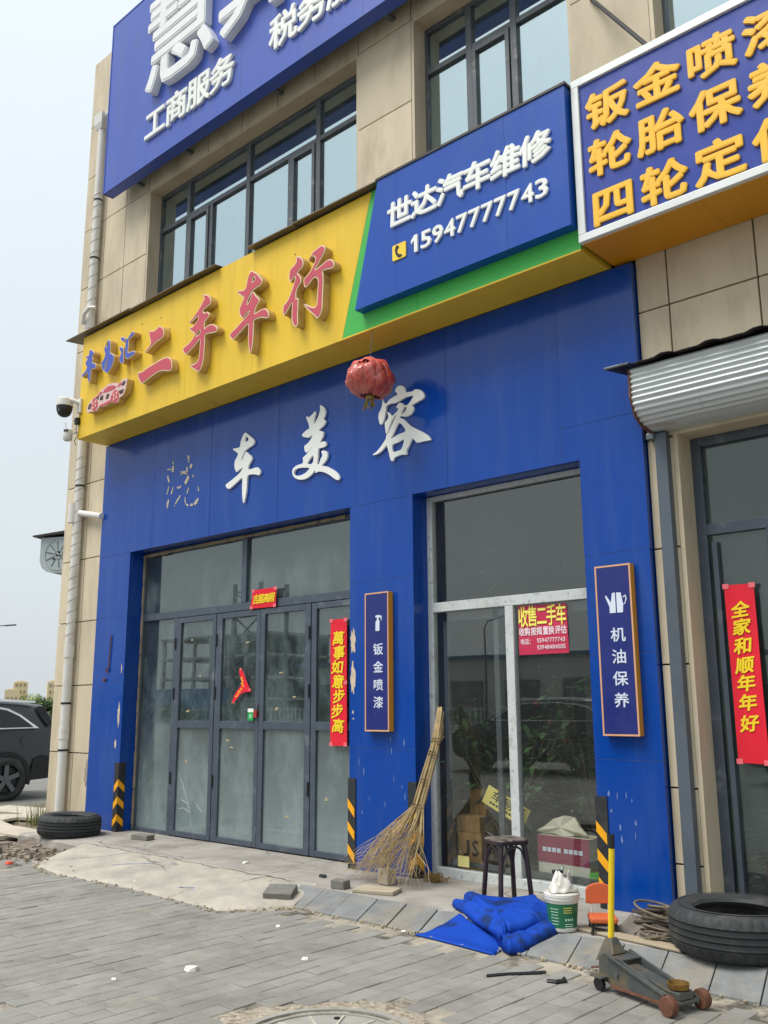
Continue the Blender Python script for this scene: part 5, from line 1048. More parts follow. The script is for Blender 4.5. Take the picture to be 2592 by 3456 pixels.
brickobj('brick', 'small grey half brick on the apron left of the broom', (-5.45, -.69, .002), (.125, .10, .062), R(10), 'brick')
brickobj('brick', 'pale broken block standing behind the broom twigs', (-5.28, -.33, .002), (.13, .09, .12), R(-12), 'brick', mat('pale_block', lin('B4A996'), .95, bmp=.4))
brickobj('stone_slab', 'broken stone slab lying under the broom ends', (-5.12, -.62, .001), (.34, .2, .03), R(20), 'slab', mat('warm_slab', lin('B2A68F'), .95, bmp=.4))
PSL = mat('pale_slab', lin('BFB5A4'), .9, var=.1, vscale=4, dirt=lin('948A7A'), dscale=3, bmp=.3)
for k, (x, y, z, l, w, h, rz, ry) in enumerate(((-10.9, -.62, -.05, .62, .42, .035, 12, 3), (-11.15, -1.05, -.085, .75, .45, .035, 6, -2), (-11.9, -.55, -.06, .8, .5, .04, -8, 2), (-12.6, -.1, -.06, .9, .6, .04, 20, -2), (-12.1, .35, -.05, .8, .55, .04, 28, 1), (-13.2, .55, -.06, .9, .6, .04, 24, 2))):
    brickobj('stone_slab', ['loose pale paving slab tucked under the tyre at building corner', 'loose pale paving slab lying in the dirt before the tyre', 'cracked pale paving slab at the building corner', 'pale paving slab near the parked dark car', 'pale paving slab at the foot of the corner beside weeds', 'pale paving slab by the wheel of the dark car'][k], (x, y, z), (l, w, h), R(rz), 'slab', PSL, ry=R(ry))
brickobj('kerb_stone', 'grey kerb stone half sunk in the dirt left of the ramp', (-9.95, -1.42, -.12), (.32, .12, .10), R(12), 'kerb stone')
brickobj('kerb_stone', 'grey kerb stone tipped in the dirt farthest from the ramp', (-10.35, -1.46, -.14), (.42, .12, .10), R(2), 'kerb stone', ry=R(4))
mb = MB()
for k in range(260):
    x = -9.6+rnd.gauss(0, .45); y = -1.15+rnd.gauss(0, .18); s = rnd.choice((.006, .01, .016, .026))*rnd.uniform(.7, 1.3); a = rnd.uniform(0, 3)
    if y > -.8: continue
    mb.obox((x, y, -.09+s*.4), (s*math.cos(a), s*math.sin(a), rnd.uniform(-.3, .3)*s), (-s*math.sin(a)*.7, s*math.cos(a)*.7, 0), (0, 0, s*.55))
mb.build('rubble', mat('rubble', lin('958A7A'), .95, var=.35, vscale=14), kind='stuff', label='scattered rubble and crumbs in the dirt beside the ramp', cat='rubble')
mb = MB(); nn = 0
for k in range(90):
    x = -9.15+rnd.gauss(0, .5); y = -1.2+rnd.gauss(0, .3); a = rnd.uniform(0, 6.28); s = rnd.uniform(.008, .02)
    mb.quad((x, y, -.07), (x+s*math.cos(a), y+s*math.sin(a), -.068), (x+s*math.cos(a)*1.6, y+s*math.sin(a)*1.2, -.055), (x+s*.3, y+s*.7, -.06))
mb.build('dry_leaves', mat('dry_leaf', lin('6E5438'), .9, var=.3, vscale=30), kind='stuff', label='dry leaf litter on the dirt beside the ramp', cat='leaves')
# litter
def litter(name, label, x, y, z, s, col, m_=None, rz=0):
    q = random.Random(int(abs(x*977+y*131))); pts = [(s*q.uniform(.6, 1.2)*math.cos(k*1.047), s*q.uniform(.4, 1)*math.sin(k*1.047)) for k in range(6)]
    mb = MB(); mb.v = [(a, b, 0) for a, b in pts]+[(a*.8+.1*s, b*.75, s*q.uniform(.25, .5)) for a, b in pts]
    mb.f = [tuple(range(5, -1, -1)), tuple(range(6, 12))]+[(k, (k+1) % 6, 6+(k+1) % 6, 6+k) for k in range(6)]
    o = mb.build(name, mat('litter_'+col, lin(col), .7), label=label, cat='litter', origin=(0, 0, 0)); o.location = (x, y, z); o.rotation_euler = (0, 0, rz)
for k, (x, y, z, s, c, l) in enumerate(((-6.95, -.42, .002, .035, 'E6E2DA', 'crumpled white scrap before the folding door'), (-7.3, -1.35, -.07, .022, 'E4DFD4', 'tiny white scrap on the ramp'), (-4.42, -2.02, -.098, .028, 'EFECE4', 'white paper scrap in the middle of the pavers'), (-5.18, -1.57, -.098, .022, 'EDE8DC', 'white scrap near the end of the ramp'), (-4.42, -1.11, -.096, .022, 'E9E4D8', 'white scrap at the foot of the kerb'),
                                   (-4.75, -2.62, -.099, .055, 'DAD7CE', 'flattened white splash on the pavers'), (-4.92, -3.02, -.099, .022, 'EFEDE6', 'white pebble on the pavers'), (-9.2, -1.55, -.1, .06, 'D8553C', 'crumpled red orange wrapper in the dirt'), (-5.9, -.45, .002, .05, '2C2E30', 'crushed dark plastic scrap by the door'))):
    litter('litter', l, x, y, z, s, c)
def rod(name, label, cat, pts, r, m): return MB().tube(pts, r, 6).build(name, m, label=label, cat=cat)
rod('black_strip', 'thin black rubber strip lying on the pavers near the tarp', 'strip', [(-3.37, -1.60, -.093), (-3.30, -1.49, -.092), (-3.22, -1.40, -.092), (-3.155, -1.325, -.09)], .009, BLACKP)
rod('hose_clip', 'small bent black clip on the pavers', 'clip', [(-3.06, -1.46, -.093), (-3.01, -1.45, -.09), (-2.98, -1.40, -.088), (-3.0, -1.385, -.085)], .012, BLACKP)
# weeds at the corner
mb = MB()
for k in range(120):
    x, y = -11.62+rnd.gauss(0, .10), .02+rnd.gauss(0, .09); a = rnd.uniform(0, 6.28); h = rnd.uniform(.1, .34); l = rnd.uniform(.02, .13); w = .004
    dx, dy = math.cos(a), math.sin(a)
    p0 = Vector((x, y, -.08)); p1 = p0+Vector((dx*l*.4, dy*l*.4, h*.7)); p2 = p0+Vector((dx*l, dy*l, h)); t = Vector((-dy, dx, 0))*w
    mb.quad(p0-t, p0+t, p1+t*.8, p1-t*.8).quad(p1-t*.8, p1+t*.8, p2)
WD = thing('weed_clump', 'dry green weeds growing at the foot of the building corner', 'plant', (-11.62, .02, -.08))
mb.build('blades', mat('weed', lin('7F8452'), .8, var=.3, vscale=12), WD)
# manhole
MH = thing('manhole_cover', 'round pale manhole cover with raised ring and spokes in the paving', 'manhole cover', (-3.35, -2.88, -.11))
MHM = mat('manhole_concrete', lin('9C9A92'), .85, var=.12, vscale=10, dirt=lin('7E7A70'), dscale=5, bmp=.3, bscale=80)
mc = (-3.35, -2.88, 0)
MB().lathe([(0, -.105), (.385, -.105), (.385, -.16)], 48, mc).build('disc', MHM, MH, smooth=True)
for r0, r1 in ((.405, .44), (.345, .355), (.10, .112)): MB().lathe([(r0, -.13), (r0, -.097), (r1, -.097), (r1, -.13)], 48, mc).build('ring', MHM, MH, smooth=True)
for k in range(12):
    a = 2*math.pi*k/12; d = Vector((math.cos(a), math.sin(a), 0)); t = Vector((-d.y, d.x, 0))
    MB().obox(Vector(mc)+d*.225+Vector((0, 0, -.102)), d*.105, t*.005, (0, 0, .0035)).build('spoke', mat('spoke_pale', lin('BDBAA8'), .8), MH)
for k in range(4):
    a = R(35)+k*math.pi/2; MB().lathe([(0, -.1), (.016, -.1), (.016, -.11)], 12, (mc[0]+.29*math.cos(a), mc[1]+.29*math.sin(a), 0)).build('lifting_hole', BLACKP, MH)
mb = MB(); n = 72
for j in range(n):
    a = 2*math.pi*j/n; ro = .57+.05*math.sin(a*4+1)+rnd.uniform(-.02, .03)
    for rr_, z in ((.43, -.104), (.50, -.101+rnd.uniform(-.003, .004)), (ro, -.1035), (ro+.02, -.125)): mb.v.append((mc[0]+rr_*math.cos(a), mc[1]+rr_*math.sin(a), z))
for j in range(n):
    for k in range(3): mb.f.append((j*4+k, ((j+1) % n)*4+k, ((j+1) % n)*4+k+1, j*4+k+1))
mb.build('mortar_collar', mat('gravelly_mortar', lin('A79D8B'), .95, var=.35, vscale=38, dirt=lin('7A6C58'), dscale=26, dlo=.5, dhi=.62, bmp=.8, bscale=70), MH, smooth='all')
# ------------------------------------------------------------------ bamboo broom leaning in the corner
BR = thing('bamboo_broom', 'big bamboo twig broom leaning against the display window frame', 'broom', (-5.2, -.25, 0))
BAM = mat('bamboo', lin('B39C70'), .7, var=.25, vscale=14, rand=.15)
TWG = mat('dry_twig', lin('B29C74'), .75, var=.3, vscale=10)
top, b1, b2 = Vector((-5.04, .10, 1.36)), Vector((-5.0, -.02, 1.10)), Vector((-5.085, -.15, .61))
stem = MB(); twig = MB()
for k in range(46):
    a = rnd.uniform(0, 6.28); q = math.sqrt(rnd.random())
    o1 = Vector((math.cos(a), math.sin(a)*.8, 0))
    p0 = top+o1*.030*q+Vector((0, 0, rnd.uniform(-.28, .04))); p1 = b1+o1*.038*q; p2 = b2+o1*.055*q
    if p0.z < b1.z+.03: p0.z = b1.z+.05
    u = .5+.5*math.cos(a)*q+rnd.uniform(-.18, .18)                      # 0 left .. 1 right
    end = Vector((-5.58, -.22, 0)).lerp(Vector((-4.98, -.33, 0)), min(1, max(0, u)))+Vector((rnd.gauss(0, .05), rnd.gauss(-.08, .09), rnd.uniform(.01, .06)))
    mid = p2.lerp(end, .5)+Vector((rnd.gauss(0, .02), rnd.gauss(0, .02), .05+rnd.uniform(-.02, .03)))+o1*.04
    stem.tube([p0, p1, p1.lerp(p2, .5)+o1*.004, p2, p2.lerp(mid, .6)], [.0065, .0075, .0075, .007, .005], 5)
    twig.tube([p2.lerp(mid, .4), mid, end], [.0042, .003, .0012], 4)
    for s in range(5):
        t = rnd.uniform(.0, .7); st = p2.lerp(mid, .4+.6*t) if rnd.random() < .5 else mid.lerp(end, t)
        e2_ = end+Vector((rnd.gauss(-.06, .13), rnd.gauss(-.02, .10), rnd.uniform(0, .12)))
        e2_.z = max(.008, e2_.z); e2_.y = min(e2_.y, -.03)
        if e2_.x < -5.85: e2_.x = -5.85+rnd.random()*.1
        twig.tube([st, st.lerp(e2_, .55)+Vector((rnd.gauss(0, .015), 0, rnd.uniform(0, .04))), e2_], [.0022, .0018, .0008], 3)
stem.build('stalks', BAM, BR, smooth=True); twig.build('twigs', TWG, BR, kind='stuff')
WIRE = mat('binding_wire', lin('5B4A36'), .7)
for c, d, rr_ in ((b1+Vector((0, .01, .03)), (b2-top).normalized(), .047), (b1.lerp(b2, .15), (b2-b1).normalized(), .046), (b1.lerp(b2, .6), (b2-b1).normalized(), .050), (b2, (b2-b1).normalized(), .060)):
    q = d.to_track_quat('Z', 'Y').to_matrix()
    MB().tube([tuple(c+q @ Vector((rr_*math.cos(t*.5236), rr_*.85*math.sin(t*.5236), .002*t))) for t in range(26)], .0035, 5).build('binding', WIRE, BR)
BS = thing('straw_wisp', 'brown wisp of straw on the sill beside the broom', 'straw', (-5.02, -.02, 0))
mb = MB()
for k in range(50):
    x, y = -5.06+rnd.gauss(0, .05), -.0+rnd.gauss(0, .03); mb.tube([(x, y, .004), (x+rnd.gauss(0, .03), y+rnd.gauss(0, .03), rnd.uniform(.03, .07)), (x+rnd.gauss(0, .06), y+rnd.gauss(0, .04), rnd.uniform(.01, .05))], [.004, .003, .001], 4)
mb.build('straw', mat('straw', lin('8C7038'), .8, var=.3, vscale=20), BS)

# ------------------------------------------------------------------ stool
ST = thing('metal_stool', 'worn dark brown metal stool standing before the display window', 'stool', (-4.086, -.36, 0), R(-19))
DB = mat('maroon_paint', lin('30242A'), .35, var=.2, vscale=10, wear=lin('6B5A50'), wscale=18, wlo=.66, whi=.72)
ST.location = (0, 0, 0); ST.rotation_euler = (0, 0, 0)
SEATM = mat('worn_seat', lin('7A6E66'), .55, var=.3, vscale=9, dirt=lin('2C2626'), dscale=11, dlo=.45, dhi=.6)
def rsq(h, r, n=6):
    o = []
    for cx, cy, a0 in ((h-r, h-r, 0), (-h+r, h-r, 90), (-h+r, -h+r, 180), (h-r, -h+r, 270)):
        for k in range(n+1): a = R(a0+90*k/n); o.append((cx+r*math.cos(a), cy+r*math.sin(a)))
    return o
o_ = rsq(.128, .05); nq = len(o_)
mb = MB()
for s, z in ((.96, .430), (1, .436), (1, .452), (.97, .458), (.9, .4595)): mb.v += [(x*s, y*s, z) for x, y in o_]
for k in range(4):
    for j in range(nq): mb.f.append((k*nq+j, k*nq+(j+1) % nq, (k+1)*nq+(j+1) % nq, (k+1)*nq+j))
mb.f += [tuple(range(4*nq, 5*nq)), tuple(reversed(range(nq)))]
mb.build('seat', SEATM, ST, smooth=True)
mb = MB()
for s, z in ((1.01, .424), (1.03, .436), (1.03, .450), (1.01, .4505), (.97, .436), (.96, .424)): mb.v += [(x*s, y*s, z) for x, y in o_]
for k in range(5):
    for j in range(nq): mb.f.append((k*nq+j, k*nq+(j+1) % nq, (k+1)*nq+(j+1) % nq, (k+1)*nq+j))
mb.build('seat_rim', DB, ST, smooth=True)
for s1, s2 in ((-1, -1), (1, -1), (1, 1), (-1, 1)):
    MB().tube([(s1*.092, s2*.092, .425), (s1*.103, s2*.103, .36), (s1*.128, s2*.128, .005)], .018, 12).build('leg', DB, ST, smooth=True)
for a in range(4):
    c, s = math.cos(a*math.pi/2), math.sin(a*math.pi/2); pts = []
    for k in range(15):
        t = k/14; x = -.104+.208*t; z = .255+.155*(1-(2*abs(t-.5))**3.2); pts.append((c*x+s*.112, s*x-c*.112, z))
    MB().tube(pts, .008, 8).build('arch_brace', DB, ST, smooth=True)
ST.location = (-4.086, -.36, 0); ST.rotation_euler = (0, 0, R(-25.5))

# ------------------------------------------------------------------ folded blue tarpaulin
TP = thing('blue_tarpaulin', 'crumpled pile of bright blue tarpaulin on the kerb', 'tarpaulin', (-3.85, -.85, -.1))
TARP = mat('blue_tarp', (.005, .055, .40), .7, spec=.2, var=.12, vscale=3, dirt=(.008, .03, .13), dscale=4.5, dlo=.54, dhi=.64, rvar=.1, bmp=.5, bscale=13)
def gz(y): return 0. if y > -.785 else (-.1 if y < -1.075 else -(-.785-y)/.29*.1)
def layer(quad, n, z0f, H, name, fold=.02, ph=0., pl=.16):
    """plump folded sheet: rounded rim, broad creases"""
    a, b, c, d = map(Vector, quad); mb = MB()
    for i in range(n+1):
        for j in range(n+1):
            u, v = i/n, j/n
            e = min(u, v, 1-u, 1-v)
            p = a.lerp(b, u).lerp(d.lerp(c, u), v)
            k = min(1, e/pl); rim = math.sqrt(max(0, 1-(1-k)**2))
            z = H*rim*(1+.22*math.sin(2.6*u+1.9*v+ph))
            cr = (u*.9+v*.55+.06*math.sin(6*v+ph))
            z += fold*rim*(math.sin(6.5*cr+ph)*.8+.25*math.sin(13*(u-.6*v)+ph*2))
            z += fold*1.3*rim*(1-abs(math.sin(4.3*cr+ph*1.3)))**3
            cz = abs(((u-.35*v+.1+.03*math.sin(9*v)) % .5)-.25); z -= fold*1.1*rim*math.exp(-(cz/.018)**2)
            wx = .018*math.sin(5*v+2*u+ph)+.008*math.sin(13*v+ph); wy = .018*math.sin(5*u+1+2*v+ph)+.006*math.sin(15*u)
            mb.v.append((p.x+wx, p.y+wy, gz(p.y+wy)*(1 if z0f == 0 else .35)+.004+z0f*min(1, e/.03+.55)+max(0, z)))
    for i in range(n):
        for j in range(n): mb.f.append((i*(n+1)+j, (i+1)*(n+1)+j, (i+1)*(n+1)+j+1, i*(n+1)+j+1))
    o = mb.build(name, TARP, TP, smooth='all'); md = o.modifiers.new('t', 'SOLIDIFY'); md.thickness = .006
layer([(-4.30, -.66), (-3.80, -.40), (-3.37, -.76), (-3.52, -1.14)], 60, 0, .066, 'lower_fold', .006, 0., .06)
layer([(-4.34, -.60), (-3.84, -.36), (-3.42, -.70), (-3.62, -1.02)], 64, .04, .052, 'upper_fold', .011, 1.7, .09)
layer([(-4.38, -.62), (-4.24, -.50), (-3.60, -1.04), (-3.66, -1.09)], 44, .004, .10, 'rolled_edge', .004, 3.1, .5)
layer([(-4.33, -1.14), (-4.20, -.80), (-3.70, -1.00), (-3.60, -1.19)], 24, 0, .010, 'spread_flap', .004, .5, .3)

# ------------------------------------------------------------------ paint bucket with bag and bottle
BK = thing('paint_bucket', 'green and white plastic bucket with its lid holding a plastic bag', 'bucket', (-3.40, -.735, 0.003))
bc = (-3.40, -.735, .003)
BG = mat('bucket_green', lin('1E6B4A'), .45, var=.08, vscale=12)
MB().lathe([(0, 0), (.083, 0), (.087, .01), (.0885, .022)], 40, bc).build('base', WHITEP, BK, smooth=True)
MB().lathe([(.0887, .0222), (.1015, .168)], 40, bc).build('label_wrap', BG, BK, smooth=True)
MB().lathe([(.1015, .1682), (.103, .185), (.111, .187), (.112, .204), (.114, .206), (.114, .222), (.108, .227), (.0, .224)], 40, bc).build('lid', WHITEP, BK, smooth=True)
va = math.atan2(-6.14-bc[1], 0-bc[0])
LBW = mat('label_print', lin('C9E2D0'), .5); LBY = mat('label_yellow', lin('C9C25A'), .5)
def wrapmark(da, z, wa, h, m):
    mb = MB(); n = 5
    for k in range(n+1):
        a = va+da-wa/2+wa*k/n
        for zz in (z, z+h):
            rr_ = .0887+(zz-.0222)*(.0128/.146)+.0008; mb.v.append((bc[0]+rr_*math.cos(a), bc[1]+rr_*math.sin(a), bc[2]+zz))
    for k in range(n): mb.f.append((2*k, 2*k+2, 2*k+3, 2*k+1))
    mb.build('label_print', m, BK)
for i in range(6): wrapmark(-.55, .135-.018*i, .62-.06*(i % 3), .004, LBW)
for i in range(3): wrapmark(.35, .142-.014*i, .55, .006, LBY)
for i in range(4): wrapmark(.22+.16*i, .068, .09, .014, LBW)
for i in range(3): wrapmark(.45, .046-.012*i, .6, .004, LBW)
BAG = mat('plastic_bag', lin('D8D4CC'), .35, var=.08, vscale=20)
pg = thing('plastic_bag', 'crumpled translucent plastic bag on top of the green bucket', 'bag', (bc[0], bc[1], .232))
mb = MB(); n, m = 26, 9
for j in range(n):
    a = 2*math.pi*j/n
    for k in range(m):
        t = k/(m-1); rr_ = .088*(1-.55*t)*(1+.22*math.sin(a*3+t*4)+.12*math.sin(a*7-t*6)); z = .10*t+.03*math.sin(a*4+t*5)*t+rnd.uniform(-.006, .006)
        mb.v.append((bc[0]+rr_*math.cos(a)+.02*t*math.sin(a*2), bc[1]+rr_*math.sin(a), .233+max(0, z)))
for j in range(n):
    for k in range(m-1): mb.f.append((j*m+k, ((j+1) % n)*m+k, ((j+1) % n)*m+k+1, j*m+k+1))
o = mb.build('film', BAG, pg, smooth='all'); md = o.modifiers.new('t', 'SOLIDIFY'); md.thickness = .001
bo = thing('spray_nozzle', 'dark bottle with red neck and chrome nozzle poking from the bag', 'bottle', (bc[0]-.02, bc[1]+.02, .24))
q0 = Vector((bc[0]-.02, bc[1]+.02, .262))
MB().lathe([(0, 0), (.02, 0), (.022, .05), (.012, .075), (0, .075)], 16, q0).build('bottle', mat('bottle_red', lin('7A1E22'), .3), bo, smooth=True)
MB().obox(q0+Vector((-.012, -.006, .085)), (.034, .012, .004), (-.004, .010, 0), (-.003, 0, .011)).build('trigger', BLACKP, bo, bevel=.004)
MB().tube([q0+Vector((.012, .004, .09)), q0+Vector((.022, .008, .118))], [.012, .009], 10).build('nozzle', mat('chrome', lin('D8DADA'), .12, metal=1), bo, smooth=True)

# ------------------------------------------------------------------ small orange chair (local: +x right, -y front)
CH = thing('child_chair', 'small orange padded chair with white legs beside the bucket', 'chair', (0, 0, 0))
ORC = mat('orange_vinyl', lin('D2663A'), .45, var=.06, vscale=8)
mb = MB().box(-.085, .085, -.09, .07, .068, .105); mb.build('seat', ORC, CH, bevel=.012)
MB().box(-.08, .08, -.082, .064, .052, .0675).build('seat_board', BLACKP, CH)
pts = [(-.088, .155), (.088, .155), (.088, .23)]+[(.088*math.cos(R(a)), .23+.05*math.sin(R(a))) for a in range(15, 180, 15)]+[(-.088, .23)]
mb = MB().prism(pts, .075, .095); mb.build('backrest', ORC, CH, bevel=.006)
for s in (-1, 1):
    MB().tube([(s*.055, .085, .16), (s*.055, .083, .09), (s*.055, .06, .06)], .007, 8).build('back_post', WHITEP, CH, smooth=True)
    for y in (-.07, .05): MB().tube([(s*.068, y, .055), (s*.078, y*1.1, .003)], .009, 8).build('leg', BLACKP, CH, smooth=True)
CH.location = (-3.175, -.63, .0); CH.rotation_euler = (0, 0, R(38))

# ------------------------------------------------------------------ floor jack (local: +x towards the front wheels)
JK = thing('floor_jack', 'grey trolley jack with rusty wheels and upright yellow handle', 'jack', (0, 0, 0))
JG = mat('jack_grey', lin('565B5A'), .5, metal=.35, var=.2, vscale=8, dirt=lin('7C6C52'), dscale=7, dlo=.5, dhi=.7, wear=lin('2E2C2A'), wscale=12, wlo=.6, whi=.7)
JY = mat('jack_yellow', lin('E8C81C'), .45, var=.08, vscale=6, wear=lin('2E2A1E'), wscale=22, wlo=.66, whi=.69)
for s in (-1, 1):
    mb = MB(); mb.v = [(x, s*.078, z) for x, z in ((-.30, .055), (-.30, .165), (-.26, .185), (-.14, .18), (.10, .105), (.235, .075), (.245, .035), (-.18, .03))]
    mb.v += [(x, s*.070, z) for x, y, z in mb.v]; n = 8
    mb.f = [tuple(range(8)), tuple(range(15, 7, -1))]+[(k, 8+k, 8+(k+1) % 8, (k+1) % 8) for k in range(8)]
    mb.build('side_plate', JG, JK, bevel=.003)
    MB().obox((-.03, s*.086, .132), (.20, 0, -.054), (0, .009, 0), (.002, 0, .006)).build('side_flange', JG, JK, bevel=.002)
    MB().obox((.0, s*.086, .036), (.20, 0, .0), (0, .008, 0), (0, 0, .005)).build('lower_flange', RUST, JK)
    MB().lathe([(0, -.022), (.045, -.022), (.048, -.015), (.048, .015), (.045, .022), (0, .022)], 28, (.225, s*.118, .048), axis='Y').build('front_wheel', RUST, JK, smooth=True)
    MB().lathe([(0, -.012), (.034, -.012), (.034, .012), (0, .012)], 24, (-.275, s*.10, .035), axis='Y').build('rear_caster', BLACKP, JK, smooth=True)
    MB().obox((-.275, s*.10, .072), (.045, 0, 0), (0, .03, 0), (0, 0, .005)).build('caster_bracket', JG, JK, bevel=.002)
    MB().lathe([(0, .0), (.011, 0), (.011, .012), (0, .012)], 12, (-.16, s*.079+(0 if s > 0 else -.012), .10), axis='Y').build('pivot_bolt', STEEL, JK, smooth=True)
MB().tube([(.225, -.115, .048), (.225, .115, .048)], .013, 12).build('front_axle', JG, JK, smooth=True)
MB().box(-.29, -.13, -.069, .069, .168, .176).build('top_plate', JG, JK, bevel=.002)
MB().obox((.03, 0, .105), (.17, 0, -.032), (0, .045, 0), (.002, 0, .012)).build('lift_arm', JG, JK, bevel=.004)
MB().box(.145, .235, -.05, .05, .062, .098).build('arm_head', JG, JK, bevel=.005)
MB().lathe([(0, .104), (.045, .104), (.05, .125), (.056, .125), (.05, .098), (0, .098)], 28, (.185, 0, .006)).build('saddle', mat('saddle_brass', lin('8A6A35'), .5, metal=.5, var=.3, vscale=15, dirt=lin('4A2E20'), dscale=12), JK, smooth=True)
mb = MB(); mb.v = [(-.345, -.06, .13), (-.345, .06, .13), (-.215, .05, .18), (-.215, -.05, .18), (-.30, -.024, .25), (-.30, .024, .25), (-.252, .024, .255), (-.252, -.024, .255)]
mb.f = [(3, 2, 1, 0), (4, 5, 6, 7), (0, 1, 5, 4), (1, 2, 6, 5), (2, 3, 7, 6), (3, 0, 4, 7)]; mb.build('handle_socket', JG, JK, bevel=.004)
MB().tube([(-.277, 0, .245), (-.235, .0, .72)], .0165, 16).build('handle', JY, JK, smooth=True)
MB().tube([(-.235, 0, .721), (-.231, 0, .795)], .0165, 16).build('handle_end', BLACKP, JK, smooth=True)
MB().tube([(-.32, -.03, .10), (-.39, -.05, .085)], .006, 6).build('release_lever', RUST, JK)
JK.location = (-2.475, -1.385, -.099); JK.rotation_euler = (0, 0, R(-17))

# ------------------------------------------------------------------ rope heap and rags
RP = thing('rope_heap', 'tangled heap of grey brown rope between the jack and the tyre', 'rope', (-2.85, -.45, 0))
ROPE = mat('old_rope', lin('766B5C'), .85, var=.2, vscale=40, bmp=.3, bscale=200)
ROPE2 = mat('dark_hose', lin('4E453E'), .7, var=.2, vscale=20)
def coil(c, r1, r2, z, turns, ph, m, rad, tilt=.25, nm='rope_strand'):
    pts = []; n = int(turns*22)
    for k in range(n+1):
        a = ph+k*2*math.pi/22; s = 1+.12*math.sin(a*.37+ph)+.05*math.sin(a*1.7)
        pts.append((c[0]+r1*s*math.cos(a), c[1]+r2*s*math.sin(a), z+.015+tilt*r2*(1+math.sin(a+ph))*.6+.018*math.sin(a*.9+ph*2)+.004*k/22))
    MB().tube(pts, rad, 6).build(nm, m, RP, smooth=True)
for k in range(15):
    coil((-2.87+rnd.uniform(-.06, .06), -.38+rnd.uniform(-.10, .07)), rnd.uniform(.08, .20), rnd.uniform(.05, .14), .006*k, rnd.uniform(1.1, 2.2), rnd.uniform(0, 6), ROPE if k % 3 else ROPE2, .0075 if k % 3 else .009, rnd.uniform(.1, .55))
for k in range(7):
    coil((-2.82+rnd.uniform(-.05, .05), -.60+rnd.uniform(-.03, .03)), rnd.uniform(.05, .10), rnd.uniform(.05, .09), 0, rnd.uniform(1.0, 1.5), rnd.uniform(0, 6), ROPE, .0065, .15)
RG = thing('grey_rag', 'dirty grey rag bunched under the rope heap', 'rag', (-2.95, -.4, 0))
mb = MB(); n = 26
for i in range(n+1):
    for j in range(n+1):
        u, v = i/n, j/n; e = min(u, v, 1-u, 1-v); x, y = -3.16+.42*u+.02*math.sin(9*v), -.60+.42*v+.02*math.sin(8*u)
        mb.v.append((x, y, .006+min(1, e/.25)*(.06+.03*math.sin(7*u+3*v)+.02*math.sin(13*v-5*u)+.012*math.sin(29*u+7*v))))
for i in range(n):
    for j in range(n): mb.f.append((i*(n+1)+j, (i+1)*(n+1)+j, (i+1)*(n+1)+j+1, i*(n+1)+j+1))
mb.build('cloth', mat('grey_cloth', lin('6F6A62'), .9, var=.25, vscale=9), RG, smooth='all')
brickobj('stone_slab', 'thin board lying under the rope heap at the kerb edge', (-2.95, -.70, .002), (.75, .1, .02), R(-8), 'board', mat('old_board', lin('A79A82'), .9))

# ------------------------------------------------------------------ things behind the display window
LEAF = mat('leaf', lin('54784A'), .5, var=.35, vscale=10)
def plant(name, label, c, h, n, spread, m=LEAF, ls=.09, flowers=0):
    t = thing(name, label, 'plant', c)
    MB().lathe([(0, 0), (.10, 0), (.14, .24), (.15, .26), (.13, .26), (.12, .22), (0, .22)], 24, c).build('pot', mat('pot_'+name, lin('B9B4A8'), .6), t, smooth=True)
    st_ = MB(); lv = MB(); fl = MB()
    for k in range(9):
        a = rnd.uniform(0, 6.28); p = [Vector(c)+Vector((0, 0, .2))]
        for s in range(5): p.append(p[-1]+Vector((math.cos(a)*spread*.16+rnd.gauss(0, .02), math.sin(a)*spread*.12+rnd.gauss(0, .02), h/6)))
        st_.tube(p, [.012, .01, .008, .006, .005, .003], 5)
        for s in range(n//9):
            q = p[rnd.randrange(2, 6)]+Vector((rnd.gauss(0, spread*.22), rnd.gauss(0, spread*.18), rnd.gauss(0, h*.08))); d = Vector((rnd.gauss(0, 1), rnd.gauss(0, 1), rnd.uniform(-.6, .5))).normalized(); w = d.cross(Vector((0, 0, 1))).normalized()*ls*.32; l = ls*rnd.uniform(.7, 1.3)
            lv.quad(q, q+d*l*.4+w, q+d*l+Vector((0, 0, -l*.2)), q+d*l*.4-w)
            if flowers and rnd.random() < flowers: fl.lathe([(0, -.02), (.035, -.008), (.04, .012), (0, .03)], 8, q)
    st_.build('stem', mat('stem', lin('6E6444'), .8), t, smooth=True); lv.build('leaves', m, t, kind='stuff')
    if flowers: fl.build('flowers', mat('red_flower', lin('8A2426'), .6), t, kind='stuff')
plant('potted_plant', 'leafy potted plant with red flowers behind the display window', (-4.85, .80, .004), 1.35, 450, .75, ls=.11, flowers=.02)
plant('potted_plant', 'dark bushy potted plant behind the pink poster', (-4.2, 1.2, .004), 1.65, 300, .5, ls=.12, flowers=.015)
CARD = mat('cardboard', lin('A9814E'), .85, var=.1, vscale=6)
def ibox(name, label, c, d, rz, m, cat='box', extra=None):
    t = thing(name, label, cat, (0, 0, 0)); l, w, h = d
    MB().box(-l/2, l/2, -w/2, w/2, 0, h).build('carton', m, t, bevel=.003)
    MB().box(-l/2, l/2, -.03, .03, h+.0005, h+.0015).build('tape', mat('parcel_tape', lin('C9A66A'), .3), t)
    if extra: extra(t, l, w, h)
    t.location = c; t.rotation_euler = (0, 0, R(rz)); return t
def js(t, l, w, h):
    for ch, a in (('J', -.03), ('S', .05)): letter(ch, 0, 0, 0, 0, -w/2-.0005, BLACKP, t, .02, .01, .001, fit=(a-.03, a+.03, h*.45, h*.45+.13))
ibox('carton', 'brown cardboard box with black letters low in the display window', (-5.02, .52, .004), (.22, .25, .34), 12, CARD, extra=js)
